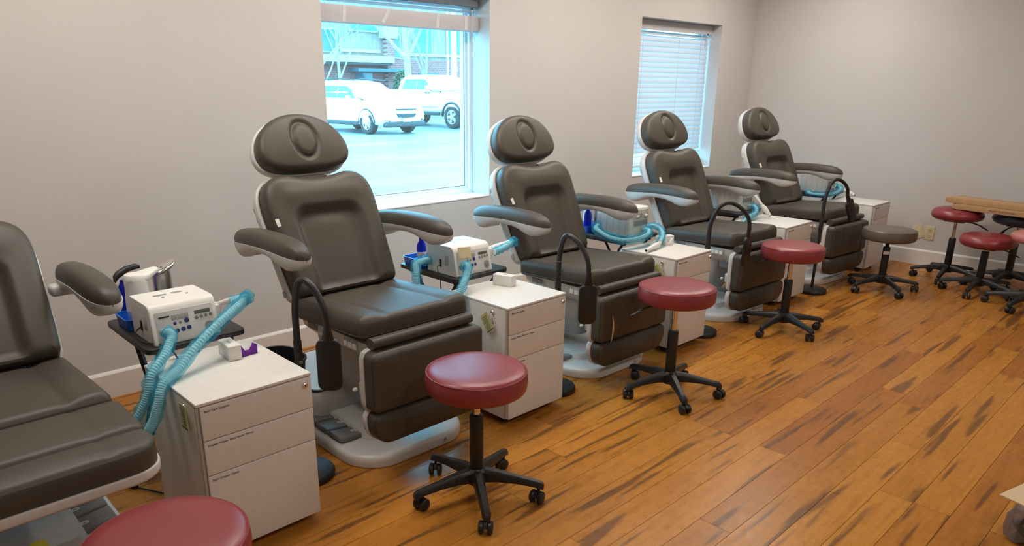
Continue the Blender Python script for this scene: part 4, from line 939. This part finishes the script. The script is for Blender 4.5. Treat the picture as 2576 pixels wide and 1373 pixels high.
# brick building across the car park
def brick_mat():
    m = bpy.data.materials.new('pale_brick'); m.use_nodes = True; nt = m.node_tree; b = nt.nodes['Principled BSDF']
    tc = nt.nodes.new('ShaderNodeTexCoord'); mp = nt.nodes.new('ShaderNodeMapping'); mp.inputs['Rotation'].default_value = (PI/2,0,0); nt.links.new(tc.outputs['Object'], mp.inputs[0])
    br = nt.nodes.new('ShaderNodeTexBrick'); br.inputs['Scale'].default_value = 2.2; br.inputs['Color1'].default_value = (.33,.105,.09,1); br.inputs['Color2'].default_value = (.25,.08,.07,1); br.inputs['Mortar'].default_value = (.42,.30,.27,1); br.inputs['Mortar Size'].default_value = .012
    nt.links.new(mp.outputs[0], br.inputs['Vector']); nt.links.new(br.outputs[0], b.inputs['Base Color']); b.inputs['Roughness'].default_value = .9; return m
brick_m = brick_mat(); conc_m = mat('pale_concrete', (.50,.45,.40), .8, var=.1, scale=2); sid_m = mat('grey_siding', (.29,.20,.155), .8, var=.25, scale=1.5, stretch=(3,1,.4))
bwin_m = mat('building_glass', (.05,.14,.17), .1); steel2_m = mat('teal_steel', (.05,.11,.13), .5)
BY = 36
t = thing('brick_building', 'brick and siding apartment building across the car park', 'building', (25, BY, GZ))
MB().box(-9, 26, 0, 8, 0, 3.0).build('brick_wall', brick_m, t)
MB().box(-9, 26, .05, 8, 3.0, 9.5).build('upper_wall', sid_m, t)
MB().box(-4.5, .55, -.9, 0, 2.75, 3.10).build('entrance_slab', conc_m, t)
MB().box(-4.5, .45, -.85, 0, 2.62, 2.75).build('slab_painted_shade', cblk_m, t)  # dark strip standing in for the shade under the entrance slab
MB().box(-2.1, 1.45, -1.2, -.2, 2.26, 2.44).build('canopy', steel2_m, t)
MB().box(.45, 1.0, -.35, .1, 0, 4.1).build('pillar', brick_m, t)
MB().box(.2, 1.2, -.40, .1, 4.1, 5.0).build('pillar_cap', conc_m, t)
for x0, x1, z0, z1 in ((-1.45,-.45,.0,2.2),(-1.75,.0,4.45,5.6),(.95,1.55,3.1,4.3),(-3.6,-2.5,3.3,4.4),(2.6,3.9,3.4,4.9),(5.2,6.6,3.4,4.9),(8,9.5,3.4,4.9),(3.0,4.4,.9,2.2),(-1.5,-.3,6.4,8),(2,4,6.4,8)):
    fz = MB().box(x0-.07, x1+.07, -.05, .04, z0-.07, z1+.07).build('window', conc_m if z0 > 2.9 else steel2_m, t); MB().box(x0, x1, -.08, -.03, z0, z1).build('pane', bwin_m, fz)
for x0, x1, z in ((-6,.2,3.3),(1.2,8,3.2)): MB().box(x0, x1, -.06, .05, z, z+.16).build('stone_band', conc_m, t)
# trees, shrubs, pole
bark_m = mat('pale_bark', (.38,.32,.27), .9, var=.2, scale=6)
def bare_tree(label, loc, h_, r, seed, spread=.55, lean=0, depth=4, first=.38):
    t = thing('bare_tree', label, 'tree', loc, 0, 'bare trees across the car park'); rd = random.Random(seed)
    tr, br = MB(), MB()
    def limb(p, d, L, r, lev):
        n = 5; P = [p]; q = p.copy(); dd = d.copy()
        for i in range(n):
            dd = (dd+Vector((rd.uniform(-1,1), rd.uniform(-1,1), rd.uniform(-.2,.6)))*.12).normalized(); q = q+dd*L/n; P.append(q.copy())
        (tr if lev == 0 else br).tube(P, [r*(1-.5*i/n) for i in range(n+1)], 6 if lev < 2 else 4)
        if lev < depth:
            k = 5 if lev == 0 else rd.choice((2,3,3))
            for j in range(k):
                s_ = P[max(2, int(n*(first if lev == 0 else .4)+rd.random()*n*.6))] if j < k-1 else P[-1]
                a = rd.uniform(0, 2*PI); sp = spread*rd.uniform(.7, 1.3)
                nd = (dd*math.cos(sp)+Vector((math.cos(a), math.sin(a)*.6, .25)).normalized()*math.sin(sp)).normalized()
                limb(s_.copy(), nd, L*rd.uniform(.5,.72), r*.45, lev+1)
    limb(Vector((0,0,0)), Vector((lean,0,1)).normalized(), h_, r, 0)
    tr.build('trunk', bark_m, t); br.build('branches', bark_m, t)
bare_tree('bare pale-trunked tree behind the pickup truck', (22.6,30,GZ), 4.6, .24, 5, .7)
bare_tree('bare many-stemmed tree at the left of the open window', (18.3,30.5,GZ), 3.6, .10, 12, .75, -.1, 5, .1)
bare_tree('bare slim tree right of the pale trunk, before the siding', (25.2,32,GZ), 4.4, .12, 23, .6, .1, 5)
bare_tree('bare tree seen over the car roof before the upper windows', (20.6,33,GZ), 4.6, .10, 31, .6, .0, 5, .3)
leaf_m = mat('dark_evergreen', (.07,.13,.07), .8, var=.5, scale=5)
def shrub(label, loc, w_, h_, seed):
    rd = random.Random(seed); g = MB()
    for i in range(1400):
        a, b_, rr = rd.uniform(0, 2*PI), rd.uniform(-.9, 1), rd.uniform(.75, 1); c = math.sqrt(max(0, 1-b_*b_))
        p = Vector((w_/2*rr*c*math.cos(a), w_/2*rr*c*math.sin(a), h_/2+h_/2*rr*b_)); d = Vector((rd.uniform(-1,1), rd.uniform(-1,1), rd.uniform(-1,1))).normalized(); e = d.orthogonal().normalized(); s_ = .07
        g.add([p, p+e*s_+d*s_*.4, p+d*s_*1.6, p-e*s_+d*s_*.4], [(0,1,2,3)])
    t = thing('evergreen_shrub', label, 'shrub', loc, 0, 'evergreen shrubs by the building'); f_ = g.build('foliage', leaf_m, t); f_['kind'] = 'stuff'
    MB().tube([(0,0,0),(.02,0,h_*.6)], .04, 6).build('stem', bark_m, t)
shrub('dark evergreen shrub beside the brick pillar', (25.0,33.8,GZ), .95, 2.4, 4)
shrub('evergreen shrub left of the building entrance', (20.7,34.2,GZ), 1.0, 1.9, 6)
shrub('low evergreen shrub behind the pickup truck', (28.5,34.4,GZ), 2.4, 1.9, 9)
t = thing('utility_pole', 'pale utility pole rising behind the pickup truck', 'pole', (25.6,30,GZ))
MB().lathe([(.16,0),(.13,9)], 16).build('pole', mat('pale_pole', (.80,.80,.78), .7), t); MB().lathe([(.05,0),(.05,9)], 10, T(-.42,0,0)).build('conduit', MATS['pale_pole'], t)
MB().rbox(-.10,.10,-.18,-.14,2.2,2.5,.01).build('sign', mat('faded_red_sign', (.7,.25,.25), .6), t)
